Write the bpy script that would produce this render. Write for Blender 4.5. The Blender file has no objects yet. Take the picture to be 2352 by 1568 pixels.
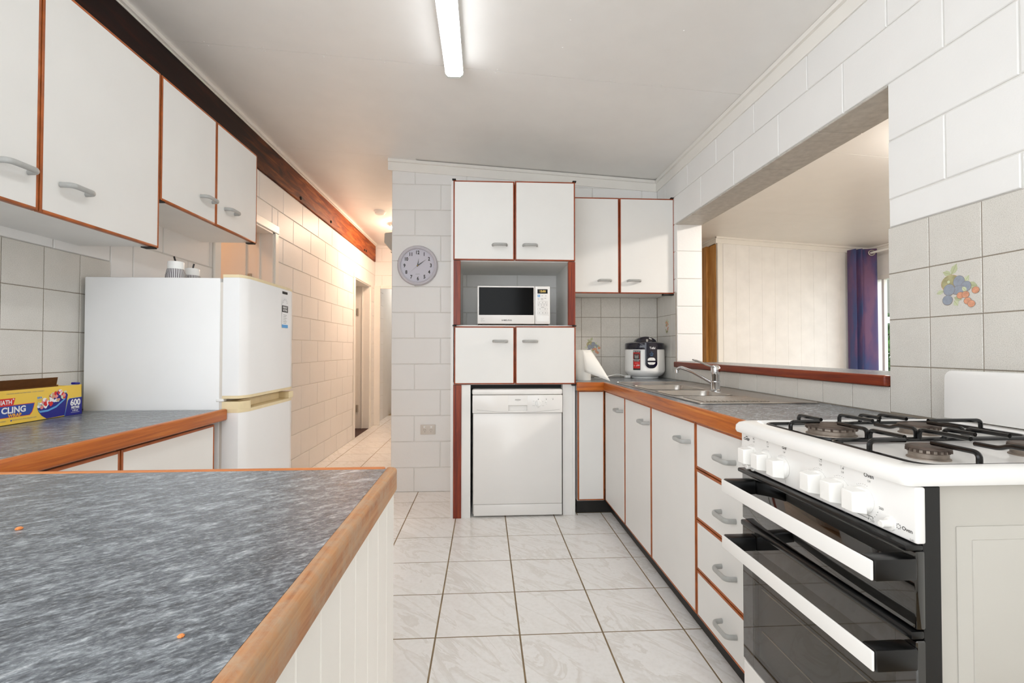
import bpy, bmesh, math, random
from mathutils import Vector, Matrix
random.seed(7)
scene = bpy.context.scene
COL = scene.collection

# ---------------------------------------------------------------- camera, sky, exposure
cam_data = bpy.data.cameras.new('camera'); cam = bpy.data.objects.new('camera', cam_data); COL.objects.link(cam)
cam_data.sensor_width = 36.0; cam_data.lens = 1085.58 / 2352 * 36.0; cam_data.clip_start = 0.02
YAW, PITCH, ROLL = .0582, .0167, .0005
fw = Vector((math.sin(YAW)*math.cos(PITCH), math.cos(YAW)*math.cos(PITCH), math.sin(PITCH)))
rt = Vector((math.cos(YAW), -math.sin(YAW), 0)); up = rt.cross(fw)
rt2 = rt*math.cos(ROLL) + up*math.sin(ROLL); up2 = up*math.cos(ROLL) - rt*math.sin(ROLL)
cam.matrix_world = Matrix(((rt2.x, up2.x, -fw.x, 0), (rt2.y, up2.y, -fw.y, 0), (rt2.z, up2.z, -fw.z, 1.1011), (0, 0, 0, 1)))
scene.camera = cam

world = bpy.data.worlds.new('sky'); scene.world = world; world.use_nodes = True
wn = world.node_tree; bg = wn.nodes['Background']
bg.inputs['Color'].default_value = (.93, .97, 1.0, 1); bg.inputs['Strength'].default_value = 1.78

vs = scene.view_settings
scene.display_settings.display_device = 'sRGB'
vs.view_transform = 'Standard'; vs.look = 'None'; vs.gamma = 1.0; vs.use_curve_mapping = False
vs.exposure = 1.0
scene.cycles.max_bounces = 10; scene.cycles.diffuse_bounces = 6; scene.cycles.glossy_bounces = 5
scene.cycles.sample_clamp_indirect = 6.0
scene.cycles.use_denoising = True

TUBE_STRENGTH = 6.4          # kitchen batten diffuser
HALL_STRENGTH = 46.0         # hall oyster lamp
LIVING_STRENGTH = 102.0       # living room oyster lamp

# ---------------------------------------------------------------- geometry helpers
class MB:
    """collects shapes into one mesh"""
    def __init__(self): self.bm = bmesh.new()
    def _take(self, tmp, mi=0, smooth=True):
        for f in tmp.faces: f.material_index = mi; f.smooth = smooth
        me = bpy.data.meshes.new('t'); tmp.to_mesh(me); tmp.free(); self.bm.from_mesh(me); bpy.data.meshes.remove(me)
        return self
    def box(self, x0, x1, y0, y1, z0, z1, bev=0, seg=1, mi=0):
        if x1 < x0: x0, x1 = x1, x0
        if y1 < y0: y0, y1 = y1, y0
        if z1 < z0: z0, z1 = z1, z0
        t = bmesh.new(); bmesh.ops.create_cube(t, size=1.0)
        for v in t.verts: v.co = Vector(((x0+x1)/2 + v.co.x*(x1-x0), (y0+y1)/2 + v.co.y*(y1-y0), (z0+z1)/2 + v.co.z*(z1-z0)))
        b = min(bev, .49*min(x1-x0, y1-y0, z1-z0))
        if b > 0: bmesh.ops.bevel(t, geom=list(t.edges), offset=b, segments=seg, profile=.5, affect='EDGES')
        return self._take(t, mi)
    def hexa(self, pts, mi=0):
        """eight corners: four of the bottom ring then four of the top ring"""
        t = bmesh.new(); v = [t.verts.new(p) for p in pts]
        for q in ((0,3,2,1), (4,5,6,7), (0,1,5,4), (1,2,6,5), (2,3,7,6), (3,0,4,7)): t.faces.new([v[i] for i in q])
        bmesh.ops.recalc_face_normals(t, faces=list(t.faces)); return self._take(t, mi)
    def prism(self, pts, ext, mi=0, bev=0, seg=1):
        """flat outline pushed along the vector ext"""
        t = bmesh.new(); ext = Vector(ext)
        a = [t.verts.new(p) for p in pts]; b = [t.verts.new(Vector(p)+ext) for p in pts]
        t.faces.new(a[::-1]); t.faces.new(b); n = len(a)
        for i in range(n): t.faces.new((a[i], a[(i+1) % n], b[(i+1) % n], b[i]))
        bmesh.ops.recalc_face_normals(t, faces=list(t.faces))
        if bev: bmesh.ops.bevel(t, geom=list(t.edges), offset=bev, segments=seg, profile=.5, affect='EDGES')
        return self._take(t, mi)
    def loft(self, rings, mi=0, cap0=True, cap1=True, closed=True):
        t = bmesh.new(); R = [[t.verts.new(p) for p in r] for r in rings]
        for r, s in zip(R, R[1:]):
            n = len(r)
            for i in range(n if closed else n-1): t.faces.new((r[i], r[(i+1) % n], s[(i+1) % n], s[i]))
        if cap0: t.faces.new(R[0][::-1])
        if cap1: t.faces.new(R[-1])
        bmesh.ops.recalc_face_normals(t, faces=list(t.faces)); return self._take(t, mi)
    def lathe(self, prof, c, axis=(0, 0, 1), n=32, mi=0, cap0=True, cap1=True):
        """prof: (radius, distance along axis)"""
        ax = Vector(axis).normalized(); u = ax.orthogonal().normalized(); v = ax.cross(u); c = Vector(c)
        rings = [[c + ax*h + (u*math.cos(2*math.pi*k/n) + v*math.sin(2*math.pi*k/n))*max(r, 1e-5) for k in range(n)] for r, h in prof]
        return self.loft(rings, mi, cap0, cap1)
    def tube(self, path, a, b=None, n=10, flat=None, mi=0, closed=False):
        """sweep an ellipse (a sideways, b along flat) along a path"""
        P = [Vector(p) for p in path]; b = a if b is None else b; rings = []; N = len(P); prev = None
        for i, p in enumerate(P):
            if closed: d = (P[(i+1) % N]-P[i-1]).normalized()
            else: d = (P[min(i+1, N-1)]-P[max(i-1, 0)]).normalized()
            if flat is not None: s = Vector(flat)
            elif prev is not None: s = prev
            else: s = d.orthogonal()
            s = (s - d*s.dot(d)); s = s.normalized() if s.length > 1e-6 else d.orthogonal().normalized()
            prev = s; w = d.cross(s)
            rings.append([p + w*a*math.cos(2*math.pi*k/n) + s*b*math.sin(2*math.pi*k/n) for k in range(n)])
        if closed: rings.append(rings[0])
        return self.loft(rings, mi, not closed, not closed)
    def grid(self, rows, mi=0):
        return self.loft(rows, mi, False, False, closed=False)
    def poly(self, pts, mi=0):
        t = bmesh.new(); t.faces.new([t.verts.new(p) for p in pts]); return self._take(t, mi, False)

def bend(pts, r, k=5):
    """round the inner corners of a polyline"""
    P = [Vector(p) for p in pts]; out = [P[0]]
    for a, b, c in zip(P, P[1:], P[2:]):
        d1, d2 = (a-b), (c-b); q = min(r, d1.length*.49, d2.length*.49)
        s, e = b + d1.normalized()*q, b + d2.normalized()*q
        for i in range(k+1):
            t = i/k; out.append(s*(1-t)**2 + b*2*t*(1-t) + e*t*t)
    return out + [P[-1]]

def rr(x0, x1, y0, y1, z, r, k=4):
    out = []
    for (cx_, cy_, a0) in ((x1-r, y0+r, -90), (x1-r, y1-r, 0), (x0+r, y1-r, 90), (x0+r, y0+r, 180)):
        for i in range(k+1):
            a = math.radians(a0+90*i/k); out.append((cx_+r*math.cos(a), cy_+r*math.sin(a), z))
    return out

def wpos(o):
    p = Vector(o.location)
    while o.parent: o = o.parent; p += o.location
    return p

def obj(name, mb, mats, parent=None, angle=35):
    """link the collected shapes as ONE mesh object, origin at its middle"""
    me = bpy.data.meshes.new(name)
    bmesh.ops.remove_doubles(mb.bm, verts=list(mb.bm.verts), dist=1e-6)
    mb.bm.to_mesh(me); mb.bm.free()
    for m in (mats if isinstance(mats, (list, tuple)) else [mats]): me.materials.append(m)
    xs = [v.co for v in me.vertices]
    c = Vector([(min(p[i] for p in xs)+max(p[i] for p in xs))/2 for i in range(3)])
    me.transform(Matrix.Translation(-c)); me.set_sharp_from_angle(angle=math.radians(angle))
    o = bpy.data.objects.new(name, me); COL.objects.link(o)
    o.location = c
    if parent: o.parent = parent; o.location = c - wpos(parent)
    return o

def share(name, src, loc, parent):
    """another object on the same mesh data, at a world place"""
    o = bpy.data.objects.new(name, src.data); COL.objects.link(o); o.location = Vector(loc)
    if parent: o.parent = parent; o.location = Vector(loc) - wpos(parent)
    return o

def tag(o, label, cat, group=None):
    o['label'] = label; o['category'] = cat
    if group: o['group'] = group
    return o

def thing(name, label, cat, loc, group=None):
    o = bpy.data.objects.new(name, None); COL.objects.link(o); o.location = loc; o.empty_display_size = .1
    return tag(o, label, cat, group)

def struct(name, loc=(0, 0, 0)):
    o = bpy.data.objects.new(name, None); COL.objects.link(o); o.location = loc; o['kind'] = 'structure'; return o

class Face:
    """a flat face to print on: origin, normal; u runs to the viewer's right, v up"""
    def __init__(self, o, n, upv=(0, 0, 1)):
        self.o = Vector(o); self.n = Vector(n).normalized(); self.v = Vector(upv).normalized(); self.u = self.v.cross(self.n)
    def p(self, u, v, w=0): return self.o + self.u*u + self.v*v + self.n*w

def text_into(mb, F, s, u, v, size, w=.0006, bold=0.0, sx=1.0, align='CENTER', mi=0, shear=0):
    cu = bpy.data.curves.new('t', 'FONT'); cu.body = s; cu.size = size; cu.align_x = align; cu.align_y = 'CENTER'
    cu.offset = bold; cu.shear = shear; cu.resolution_u = 3
    o = bpy.data.objects.new('t', cu); COL.objects.link(o)
    dg = bpy.context.evaluated_depsgraph_get(); me = bpy.data.meshes.new_from_object(o.evaluated_get(dg))
    M = Matrix(((F.u.x*sx, F.v.x, F.n.x, 0), (F.u.y*sx, F.v.y, F.n.y, 0), (F.u.z*sx, F.v.z, F.n.z, 0), (0, 0, 0, 1)))
    me.transform(Matrix.Translation(F.p(u, v, w)) @ M)
    for p in me.polygons: p.material_index = mi
    base = len(mb.bm.faces); mb.bm.from_mesh(me)
    mb.bm.faces.ensure_lookup_table()
    for f in mb.bm.faces[base:]: f.material_index = mi
    bpy.data.objects.remove(o); bpy.data.curves.remove(cu); bpy.data.meshes.remove(me)

# ---------------------------------------------------------------- materials
def nodes(name):
    m = bpy.data.materials.new(name); m.use_nodes = True; nt = m.node_tree
    return m, nt, nt.nodes, nt.links, nt.nodes['Principled BSDF']

def rgb(h):
    h = h.lstrip('#'); c = [int(h[i:i+2], 16)/255 for i in (0, 2, 4)]
    return tuple([(x/12.92 if x <= .04045 else ((x+.055)/1.055)**2.4) for x in c] + [1])

def world_pos(nt, scale=(1, 1, 1), rot=(0, 0, 0), rnd=0.0):
    g = nt.nodes.new('ShaderNodeNewGeometry'); mp = nt.nodes.new('ShaderNodeMapping')
    mp.inputs['Scale'].default_value = scale; mp.inputs['Rotation'].default_value = rot
    src = g.outputs['Position']
    if rnd:
        oi = nt.nodes.new('ShaderNodeObjectInfo'); ml = nt.nodes.new('ShaderNodeMath'); ml.operation = 'MULTIPLY'; ml.inputs[1].default_value = rnd
        nt.links.new(oi.outputs['Random'], ml.inputs[0])
        ad = nt.nodes.new('ShaderNodeVectorMath'); ad.operation = 'ADD'
        nt.links.new(src, ad.inputs[0]); nt.links.new(ml.outputs[0], ad.inputs[1]); src = ad.outputs[0]
    nt.links.new(src, mp.inputs['Vector']); return mp.outputs['Vector']

def noise(nt, vec, scale, detail=4, rough=.55, dist=0):
    n = nt.nodes.new('ShaderNodeTexNoise'); n.inputs['Scale'].default_value = scale; n.inputs['Detail'].default_value = detail
    n.inputs['Roughness'].default_value = rough; n.inputs['Distortion'].default_value = dist
    nt.links.new(vec, n.inputs['Vector']); return n.outputs['Fac']

def ramp(nt, fac, stops):
    r = nt.nodes.new('ShaderNodeValToRGB'); e = r.color_ramp.elements
    while len(e) < len(stops): e.new(.5)
    for el, (p, c) in zip(e, stops): el.position = p; el.color = c if len(c) == 4 else (*c, 1)
    nt.links.new(fac, r.inputs['Fac']); return r.outputs['Color']

def mixc(nt, fac, a, b, mode='MIX'):
    m = nt.nodes.new('ShaderNodeMix'); m.data_type = 'RGBA'; m.blend_type = mode
    for k, v in ((0, fac), (6, a), (7, b)):
        if hasattr(v, 'is_linked') or hasattr(v, 'links'): nt.links.new(v, m.inputs[k])
        else: m.inputs[k].default_value = v
    return m.outputs[2]

def bump(nt, b, h, strength=.2, dist=.002):
    n = nt.nodes.new('ShaderNodeBump'); n.inputs['Strength'].default_value = strength; n.inputs['Distance'].default_value = dist
    nt.links.new(h, n.inputs['Height']); nt.links.new(n.outputs['Normal'], b.inputs['Normal'])

def plain(name, color, rough=.5, metal=0, var=.04, vs_=6, bmp=0, bscale=200, spec=.5, coat=0):
    m, nt, N, L, b = nodes(name)
    c = rgb(color) if isinstance(color, str) else (*color, 1)
    if var:
        v = world_pos(nt); f = noise(nt, v, vs_, 3)
        lo = tuple(x*(1-var) for x in c[:3]); hi = tuple(min(1, x*(1+var)) for x in c[:3])
        L.new(ramp(nt, f, [(.3, lo), (.7, hi)]), b.inputs['Base Color'])
    else: b.inputs['Base Color'].default_value = c
    b.inputs['Roughness'].default_value = rough; b.inputs['Metallic'].default_value = metal
    b.inputs['Specular IOR Level'].default_value = spec
    if coat: b.inputs['Coat Weight'].default_value = coat; b.inputs['Coat Roughness'].default_value = .05
    if bmp: bump(nt, b, noise(nt, world_pos(nt), bscale, 3), bmp, .001)
    return m

def wood(name, dark, mid, light, axis='y', rough=.4, grain=26, wear=None):
    m, nt, N, L, b = nodes(name)
    s = {'x': (1.2, grain, grain), 'y': (grain, 1.2, grain), 'z': (grain, grain, 1.2)}[axis]
    v = world_pos(nt, s); f = noise(nt, v, 2.2, 8, .62, .6)
    col = ramp(nt, f, [(.28, rgb(dark)), (.5, rgb(mid)), (.74, rgb(light))])
    s2 = {'x': (8, 220, 220), 'y': (220, 8, 220), 'z': (220, 220, 8)}[axis]
    f2 = noise(nt, world_pos(nt, s2), 2.0, 3)
    col = mixc(nt, ramp(nt, f2, [(.35, (.0, .0, .0)), (.75, (.32, .32, .32))]), col, rgb(dark))
    if wear:
        f3 = noise(nt, world_pos(nt), 22, 7, .75)
        col = mixc(nt, ramp(nt, f3, [(.42, (0, 0, 0)), (.62, (.85, .85, .85))]), col, rgb(wear))
    L.new(col, b.inputs['Base Color']); b.inputs['Roughness'].default_value = rough
    bump(nt, b, f2, .5 if wear else .15, .001); return m

def laminate():
    m, nt, N, L, b = nodes('slate_laminate')
    def streak(sc, det, rg, dist):
        r = world_pos(nt, (1, 1, 1), (0, 0, math.radians(-33)))
        m2 = nt.nodes.new('ShaderNodeMapping'); m2.inputs['Scale'].default_value = sc; L.new(r, m2.inputs['Vector'])
        return noise(nt, m2.outputs['Vector'], 1.0, det, rg, dist)
    f = streak((30, 66, 40), 10, .72, .5); f2 = streak((130, 250, 160), 6, .72, .3)
    c1 = ramp(nt, f, [(.38, rgb('#3d4045')), (.49, rgb('#5b6066')), (.58, rgb('#8d9399')), (.70, rgb('#cfd4d6'))])
    c2 = ramp(nt, f2, [(.38, rgb('#36393e')), (.52, rgb('#6b7076')), (.66, rgb('#bcc2c5'))])
    col = mixc(nt, .42, c1, c2)
    L.new(col, b.inputs['Base Color']); b.inputs['Roughness'].default_value = .27
    bump(nt, b, f2, .05, .0005); return m

def speckle():
    m, nt, N, L, b = nodes('speckled_glaze')
    v = world_pos(nt); f = noise(nt, v, 520, 2, .6); g = noise(nt, v, 16, 4)
    base = ramp(nt, g, [(.3, rgb('#cfccc4')), (.7, rgb('#dbd8d1'))])
    sp = ramp(nt, f, [(.30, rgb('#9f9a92')), (.47, rgb('#d4d0c9')), (.72, rgb('#e8e5df'))])
    L.new(mixc(nt, .6, base, sp), b.inputs['Base Color']); b.inputs['Roughness'].default_value = .33
    return m

def marble():
    m, nt, N, L, b = nodes('marble_floor_glaze')
    v = world_pos(nt, (1, 1, 1), (0, 0, math.radians(-38)), rnd=9.0)
    ms = nt.nodes.new('ShaderNodeMapping'); ms.inputs['Scale'].default_value = (3.2, .8, 1); L.new(v, ms.inputs['Vector'])
    f = noise(nt, ms.outputs['Vector'], 2.1, 7, .62, 1.3)
    veins = ramp(nt, f, [(.44, rgb('#f6f5f3')), (.5, rgb('#e8e5e0')), (.515, rgb('#f7f6f4')), (.7, rgb('#f1efec'))])
    f2 = noise(nt, world_pos(nt), 60, 4)
    col = mixc(nt, ramp(nt, f2, [(.45, (0, 0, 0)), (.8, (.35, .35, .35))]), veins, rgb('#e0dcd5'))
    L.new(col, b.inputs['Base Color']); b.inputs['Roughness'].default_value = .2; return m

def block_paint(name, col):
    m, nt, N, L, b = nodes(name)
    v = world_pos(nt); f = noise(nt, v, 70, 5, .65); g = noise(nt, v, 2.5, 3)
    c = rgb(col)
    L.new(ramp(nt, g, [(.3, tuple(x*.96 for x in c[:3])), (.7, c)]), b.inputs['Base Color'])
    b.inputs['Roughness'].default_value = .42; bump(nt, b, f, .22, .003); return m

def emit(name, color, strength):
    m, nt, N, L, b = nodes(name); b.inputs['Base Color'].default_value = (*color, 1)
    b.inputs['Emission Color'].default_value = (*color, 1); b.inputs['Emission Strength'].default_value = strength
    b.inputs['Roughness'].default_value = .5; return m

def clear(name, tint, fres=1.45, rough=.02):
    m, nt, N, L, b = nodes(name)
    t = N.new('ShaderNodeBsdfTransparent'); t.inputs['Color'].default_value = (*tint, 1)
    g = N.new('ShaderNodeBsdfGlossy'); g.inputs['Roughness'].default_value = rough
    fr = N.new('ShaderNodeFresnel'); fr.inputs['IOR'].default_value = fres
    mx = N.new('ShaderNodeMixShader'); 
    ge = N.new('ShaderNodeNewGeometry'); ml = N.new('ShaderNodeMath'); ml.operation = 'MULTIPLY_ADD'; ml.inputs[1].default_value = -1; ml.inputs[2].default_value = 1
    L.new(ge.outputs['Backfacing'], ml.inputs[0]); m3 = N.new('ShaderNodeMath'); m3.operation = 'MULTIPLY'; L.new(fr.outputs[0], m3.inputs[0]); L.new(ml.outputs[0], m3.inputs[1])
    L.new(m3.outputs[0], mx.inputs[0]); L.new(t.outputs[0], mx.inputs[1]); L.new(g.outputs[0], mx.inputs[2])
    L.new(mx.outputs[0], N['Material Output'].inputs['Surface']); return m

def two_tone(name, a, b_, scale, axis='z'):
    """hard printed stripes"""
    m, nt, N, L, b = nodes(name)
    w = N.new('ShaderNodeTexWave'); w.wave_type = 'BANDS'; w.bands_direction = axis.upper(); w.inputs['Scale'].default_value = scale
    L.new(world_pos(nt), w.inputs['Vector'])
    L.new(ramp(nt, w.outputs['Fac'], [(.45, rgb(a)), (.55, rgb(b_))]), b.inputs['Base Color']); b.inputs['Roughness'].default_value = .4; return m

M = dict(
    wall=block_paint('block_paint_white', '#efeeec'),
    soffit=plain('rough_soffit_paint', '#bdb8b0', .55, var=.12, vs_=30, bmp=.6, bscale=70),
    joint=plain('painted_mortar', '#e6e4df', .6, var=.02),
    plaster=plain('painted_board', '#efedea', .5, bmp=.05, bscale=300),
    ceil=plain('ceiling_paint', '#f2f0ed', .38, var=.015, bmp=.06, bscale=260),
    gloss=plain('gloss_trim_paint', '#efece6', .3, var=.015),
    beam=None,
    edge=wood('orange_timber_edge', '#8a420f', '#b5601b', '#cf8133', 'y', .36),
    edgex=wood('orange_timber_edge_across', '#8a420f', '#b5601b', '#cf8133', 'x', .36),
    worn=wood('worn_timber_edge', '#8f5630', '#b88256', '#d2a678', 'y', .55, 30, wear='#b0957a'),
    wornx=wood('worn_timber_edge_across', '#a65522', '#cc7d40', '#e3a468', 'x', .5, 30),
    sill=wood('red_timber_sill', '#4a1005', '#7c2a0d', '#a04a1c', 'y', .4),
    post=wood('red_timber_post', '#4e1206', '#842c0c', '#a54a18', 'z', .4),
    lip=plain('door_lipping', '#a2541f', .4, var=.25, vs_=22),
    lipred=plain('door_lipping_red', '#8f3d16', .4, var=.25, vs_=22),
    oak=wood('honey_timber', '#9c6224', '#c08a44', '#d8a765', 'z', .4, 14),
    door=plain('white_door_laminate', '#e6e5e2', .42, var=.012, bmp=.03, bscale=700),
    carc=plain('white_carcass', '#eae9e6', .45, var=.02),
    handle=plain('grey_plastic', '#a9a9a6', .32, var=.05, vs_=60),
    dark=plain('black_recess', '#0b0a0a', .6, var=0),
    toe=plain('black_kickboard', '#15120f', .5, var=.1),
    lam=laminate(), tile=speckle(), marble=marble(),
    grout=plain('wall_grout', '#8d8274', .8, var=.1, vs_=40),
    fgrout=plain('floor_grout', '#8a775c', .85, var=.25, vs_=12),
    enamel=plain('white_enamel', '#eceae7', .22, var=.01),
    enamelw=plain('warm_white_enamel', '#c3bfb7', .35, var=.012),
    fridge=plain('fridge_enamel', '#e9e9e9', .36, var=.01, bmp=.04, bscale=500),
    cream=plain('aged_cream_plastic', '#e0cfa8', .4, var=.05, vs_=20),
    steel=plain('brushed_steel', '#b9b4ae', .3, 1.0, var=.05, vs_=30),
    chrome=plain('chrome', '#d8dadd', .08, 1.0, var=0),
    black=plain('black_enamel', '#050506', .18, var=0),
    blackp=plain('black_plastic', '#0a0a0b', .28, var=0),
    glassb=plain('black_oven_glass', '#070605', .03, var=0, spec=1.0, coat=.6),
    hinge=plain('zinc_hinge', '#b9b2a6', .4, .3, var=.05),
    mwglass=plain('microwave_window', '#040404', .12, var=0, spec=.12),
    burner=plain('tarnished_burner', '#91857a', .45, .55, var=.25, vs_=50),
    cap=plain('burner_cap', '#574a42', .5, .4, var=.3, vs_=60),
    knob=plain('white_knob', '#efede9', .3, var=.01),
    navy=plain('navy_gloss', '#080720', .12, var=0, coat=.2),
    white=plain('white_plastic', '#eeeeec', .3, var=.01),
    rubber=plain('dark_rubber', '#1a1a1a', .7, var=0),
    ink=plain('dark_ink', '#2b2926', .6, var=0),
    grey_ink=plain('grey_ink', '#8d8b88', .6, var=0),
    pale_ink=plain('pale_print', '#e9e9ea', .5, var=0),
    paper=plain('paper_towel', '#f0eee8', .9, var=.02, bmp=.25, bscale=260),
    red=plain('print_red', '#d0201c', .45, var=0), yellow=plain('print_yellow', '#ecc54a', .45, var=.03),
    blue=plain('print_blue', '#24439a', .45, var=0), dblue=plain('print_deep_blue', '#12107e', .4, var=0),
    lblue=plain('print_light_blue', '#5c9ed6', .5, var=0), orange=plain('print_orange', '#e9a52c', .5, var=0),
    card=plain('brown_card', '#7a4c1f', .8, var=.1, vs_=60),
    green=plain('print_green', '#b9bf9b', .5, var=.1), plum=plain('print_plum', '#959ca8', .5, var=.1, vs_=90),
    apple=plain('print_apple', '#a8a27a', .5, var=.25, vs_=60), berry=plain('print_berry', '#d69a7c', .5, var=.15, vs_=90),
    leafline=plain('print_leaf', '#9a986f', .5, var=.2, vs_=120),
    outline=plain('print_outline', '#7d6a5c', .5, var=0),
    pink=plain('print_pink', '#e58a86', .5, var=.1), palegreen=plain('print_pale_green', '#ccd3b0', .5, var=.1),
    clockrim=plain('clock_rim', '#c9c7cf', .35, var=.02), dial=plain('clock_dial', '#cfcdd8', .45, var=0),
    brass=plain('brass', '#b8924a', .3, 1.0, var=0),
    socket=plain('socket_plastic', '#d6cfc6', .4, var=.02),
    screen=emit('clock_digits', (.85, .6, .15), .45),
    tube=emit('lit_diffuser', (.95, .98, 1.0), TUBE_STRENGTH),
    tubeend=plain('diffuser_end', '#e4e8e4', .4, var=0),
    hall=emit('lit_hall_lamp', (1.0, .72, .52), HALL_STRENGTH),
    living=emit('lit_living_lamp', (1.0, .92, .84), LIVING_STRENGTH),
    far=emit('lit_far_lamp', (1.0, .95, .9), 16),
    bed=emit('lit_bedroom_lamp', (1.0, .56, .3), 22),
    curtain=None, window_glass=clear('window_glass', (.97, .985, .98)), oven_window=clear('oven_window', (.80, .78, .74), 1.9),
    jar=plain('jar_stripe', '#4a4048', .45, var=0),
    eave=plain('weatherboard', '#6f6c63', .6), leaf=plain('leaf_green', '#456b2a', .6, var=.5, vs_=9),
    carpaint=plain('pale_car_paint', '#b9d3d6', .2, var=0, coat=.5), ground=plain('outside_paving', '#7d7d72', .9, var=.2),
    bedwall=plain('bedroom_paint', '#e9d8c8', .5), darkwood=plain('dark_floorboard', '#3a1710', .5, var=.2),
    oveninside=plain('oven_enamel_grey', '#b5b0a5', .5, var=.15, vs_=20), crumb=plain('orange_crumb', '#d9864a', .8, var=.2, vs_=200),
)
def curtain_mat():
    m, nt, N, L, b = nodes('blue_plum_curtain')
    f = noise(nt, world_pos(nt, (3, 5, 1.1)), 1.6, 3)
    L.new(ramp(nt, f, [(.40, rgb('#3f4a78')), (.50, rgb('#574670')), (.60, rgb('#705070'))]), b.inputs['Base Color'])
    b.inputs['Roughness'].default_value = .75; bump(nt, b, noise(nt, world_pos(nt), 400, 2), .2, .001); return m
M['curtain'] = curtain_mat()
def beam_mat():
    m, nt, N, L, b = nodes('dark_to_orange_beam')
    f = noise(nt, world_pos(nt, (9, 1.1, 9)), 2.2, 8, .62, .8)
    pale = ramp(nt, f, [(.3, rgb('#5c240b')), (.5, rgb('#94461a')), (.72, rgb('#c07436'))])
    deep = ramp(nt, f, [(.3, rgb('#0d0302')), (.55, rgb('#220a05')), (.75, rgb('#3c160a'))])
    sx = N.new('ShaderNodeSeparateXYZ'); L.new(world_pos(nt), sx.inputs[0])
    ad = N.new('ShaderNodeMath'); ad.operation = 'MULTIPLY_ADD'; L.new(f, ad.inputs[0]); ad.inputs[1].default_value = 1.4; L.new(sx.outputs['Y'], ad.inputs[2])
    mr = N.new('ShaderNodeMapRange'); L.new(ad.outputs[0], mr.inputs[0]); mr.inputs[1].default_value = 3.9; mr.inputs[2].default_value = 5.6  # colour goes from near-black to orange along the beam, ragged with the grain
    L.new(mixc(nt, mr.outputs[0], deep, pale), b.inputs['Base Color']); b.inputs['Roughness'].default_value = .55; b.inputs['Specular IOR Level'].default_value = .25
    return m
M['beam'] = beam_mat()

# ---------------------------------------------------------------- main measures (metres)
XL, XR, YB = -1.608, 1.387, 3.711
def ceil_z(x): return 2.536 - .061*x
T = .3235

# ---------------------------------------------------------------- rectangle cutting and masonry
def cut(rects, hole):
    out = []
    for (a, b, c, d) in rects:
        h0, h1, h2, h3 = hole
        if h0 >= b or h1 <= a or h2 >= d or h3 <= c: out.append((a, b, c, d)); continue
        if h0 > a: out.append((a, h0, c, d))
        if h1 < b: out.append((h1, b, c, d))
        m0, m1 = max(a, h0), min(b, h1)
        if h2 > c: out.append((m0, m1, c, h2))
        if h3 < d: out.append((m0, m1, h3, d))
    return out

_cache = {}
def piece(name, parent, axis, pos, out, u0, u1, z0, z1, th, bev, mat):
    """a block or tile lying on a wall: axis 'x' (plane x=pos, u along y) or 'y'"""
    key = (name, axis, out, round(u1-u0, 3), round(z1-z0, 3), th, mat.name)
    c = (pos + out*th/2, (u0+u1)/2, (z0+z1)/2) if axis == 'x' else ((u0+u1)/2, pos + out*th/2, (z0+z1)/2)
    if key in _cache: return share(name, _cache[key], c, parent)
    mb = MB(); t = bmesh.new()
    hu, hz = (u1-u0)/2, (z1-z0)/2
    def V(u, z, w):
        return ((out*(w-th/2), u, z) if axis == 'x' else (u, out*(w-th/2), z))
    A = [V(-hu, -hz, 0), V(hu, -hz, 0), V(hu, hz, 0), V(-hu, hz, 0)]
    B = [V(-hu, -hz, th-bev), V(hu, -hz, th-bev), V(hu, hz, th-bev), V(-hu, hz, th-bev)]
    Cc = [V(-hu+bev, -hz+bev, th), V(hu-bev, -hz+bev, th), V(hu-bev, hz-bev, th), V(-hu+bev, hz-bev, th)]
    off = Vector(c)
    mb.loft([[Vector(p)+off for p in r] for r in (A, B, Cc)], cap0=True)
    o = obj(name, mb, mat, parent, 20); _cache[key] = o; return o

def blocks(parent, axis, pos, out, u0, u1, z0, z1, zoff, uoff, holes, gap=.005, mat=None, th=.006, top=None):
    k = math.floor((z0-zoff)/.2)
    while zoff + k*.2 < z1:
        a, b = max(z0, zoff+k*.2), min(z1, zoff+(k+1)*.2)
        j = math.floor((u0-uoff)/.4) - 1
        sh = .2*(k % 2)
        while uoff + sh + j*.4 < u1:
            c, d = max(u0, uoff+sh+j*.4), min(u1, uoff+sh+(j+1)*.4); j += 1
            if d-c < .02: continue
            rs = [(c, d, a, b)]
            for h in holes: rs = cut(rs, h)
            for (p, q, r, s) in rs:
                s2 = s if top is None else min(s, top((p+q)/2))
                if q-p > .03 and s2-r > .03:
                    piece('block', parent, axis, pos, out, p+gap/2, q-gap/2, r+gap/2, s2-gap/2, th, .0025, mat or M['wall'])
        k += 1

def tiles(parent, axis, pos, out, us, zs, skip=lambda u, z: False, th=.008, gap=.0028):
    got = {}
    for a, b in zip(us, us[1:]):
        for c, d in zip(zs, zs[1:]):
            if skip((a+b)/2, (c+d)/2): continue
            got[(round(a, 3), round(c, 3))] = piece('tile', parent, axis, pos, out, a+gap/2, b-gap/2, c+gap/2, d-gap/2, th, .0012, M['tile'])
    return got

# ================================================================ THE ROOM
def S(name, mb, mat, angle=35):
    o = obj(name, mb, mat, None, angle); o['kind'] = 'structure'; return o

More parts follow.
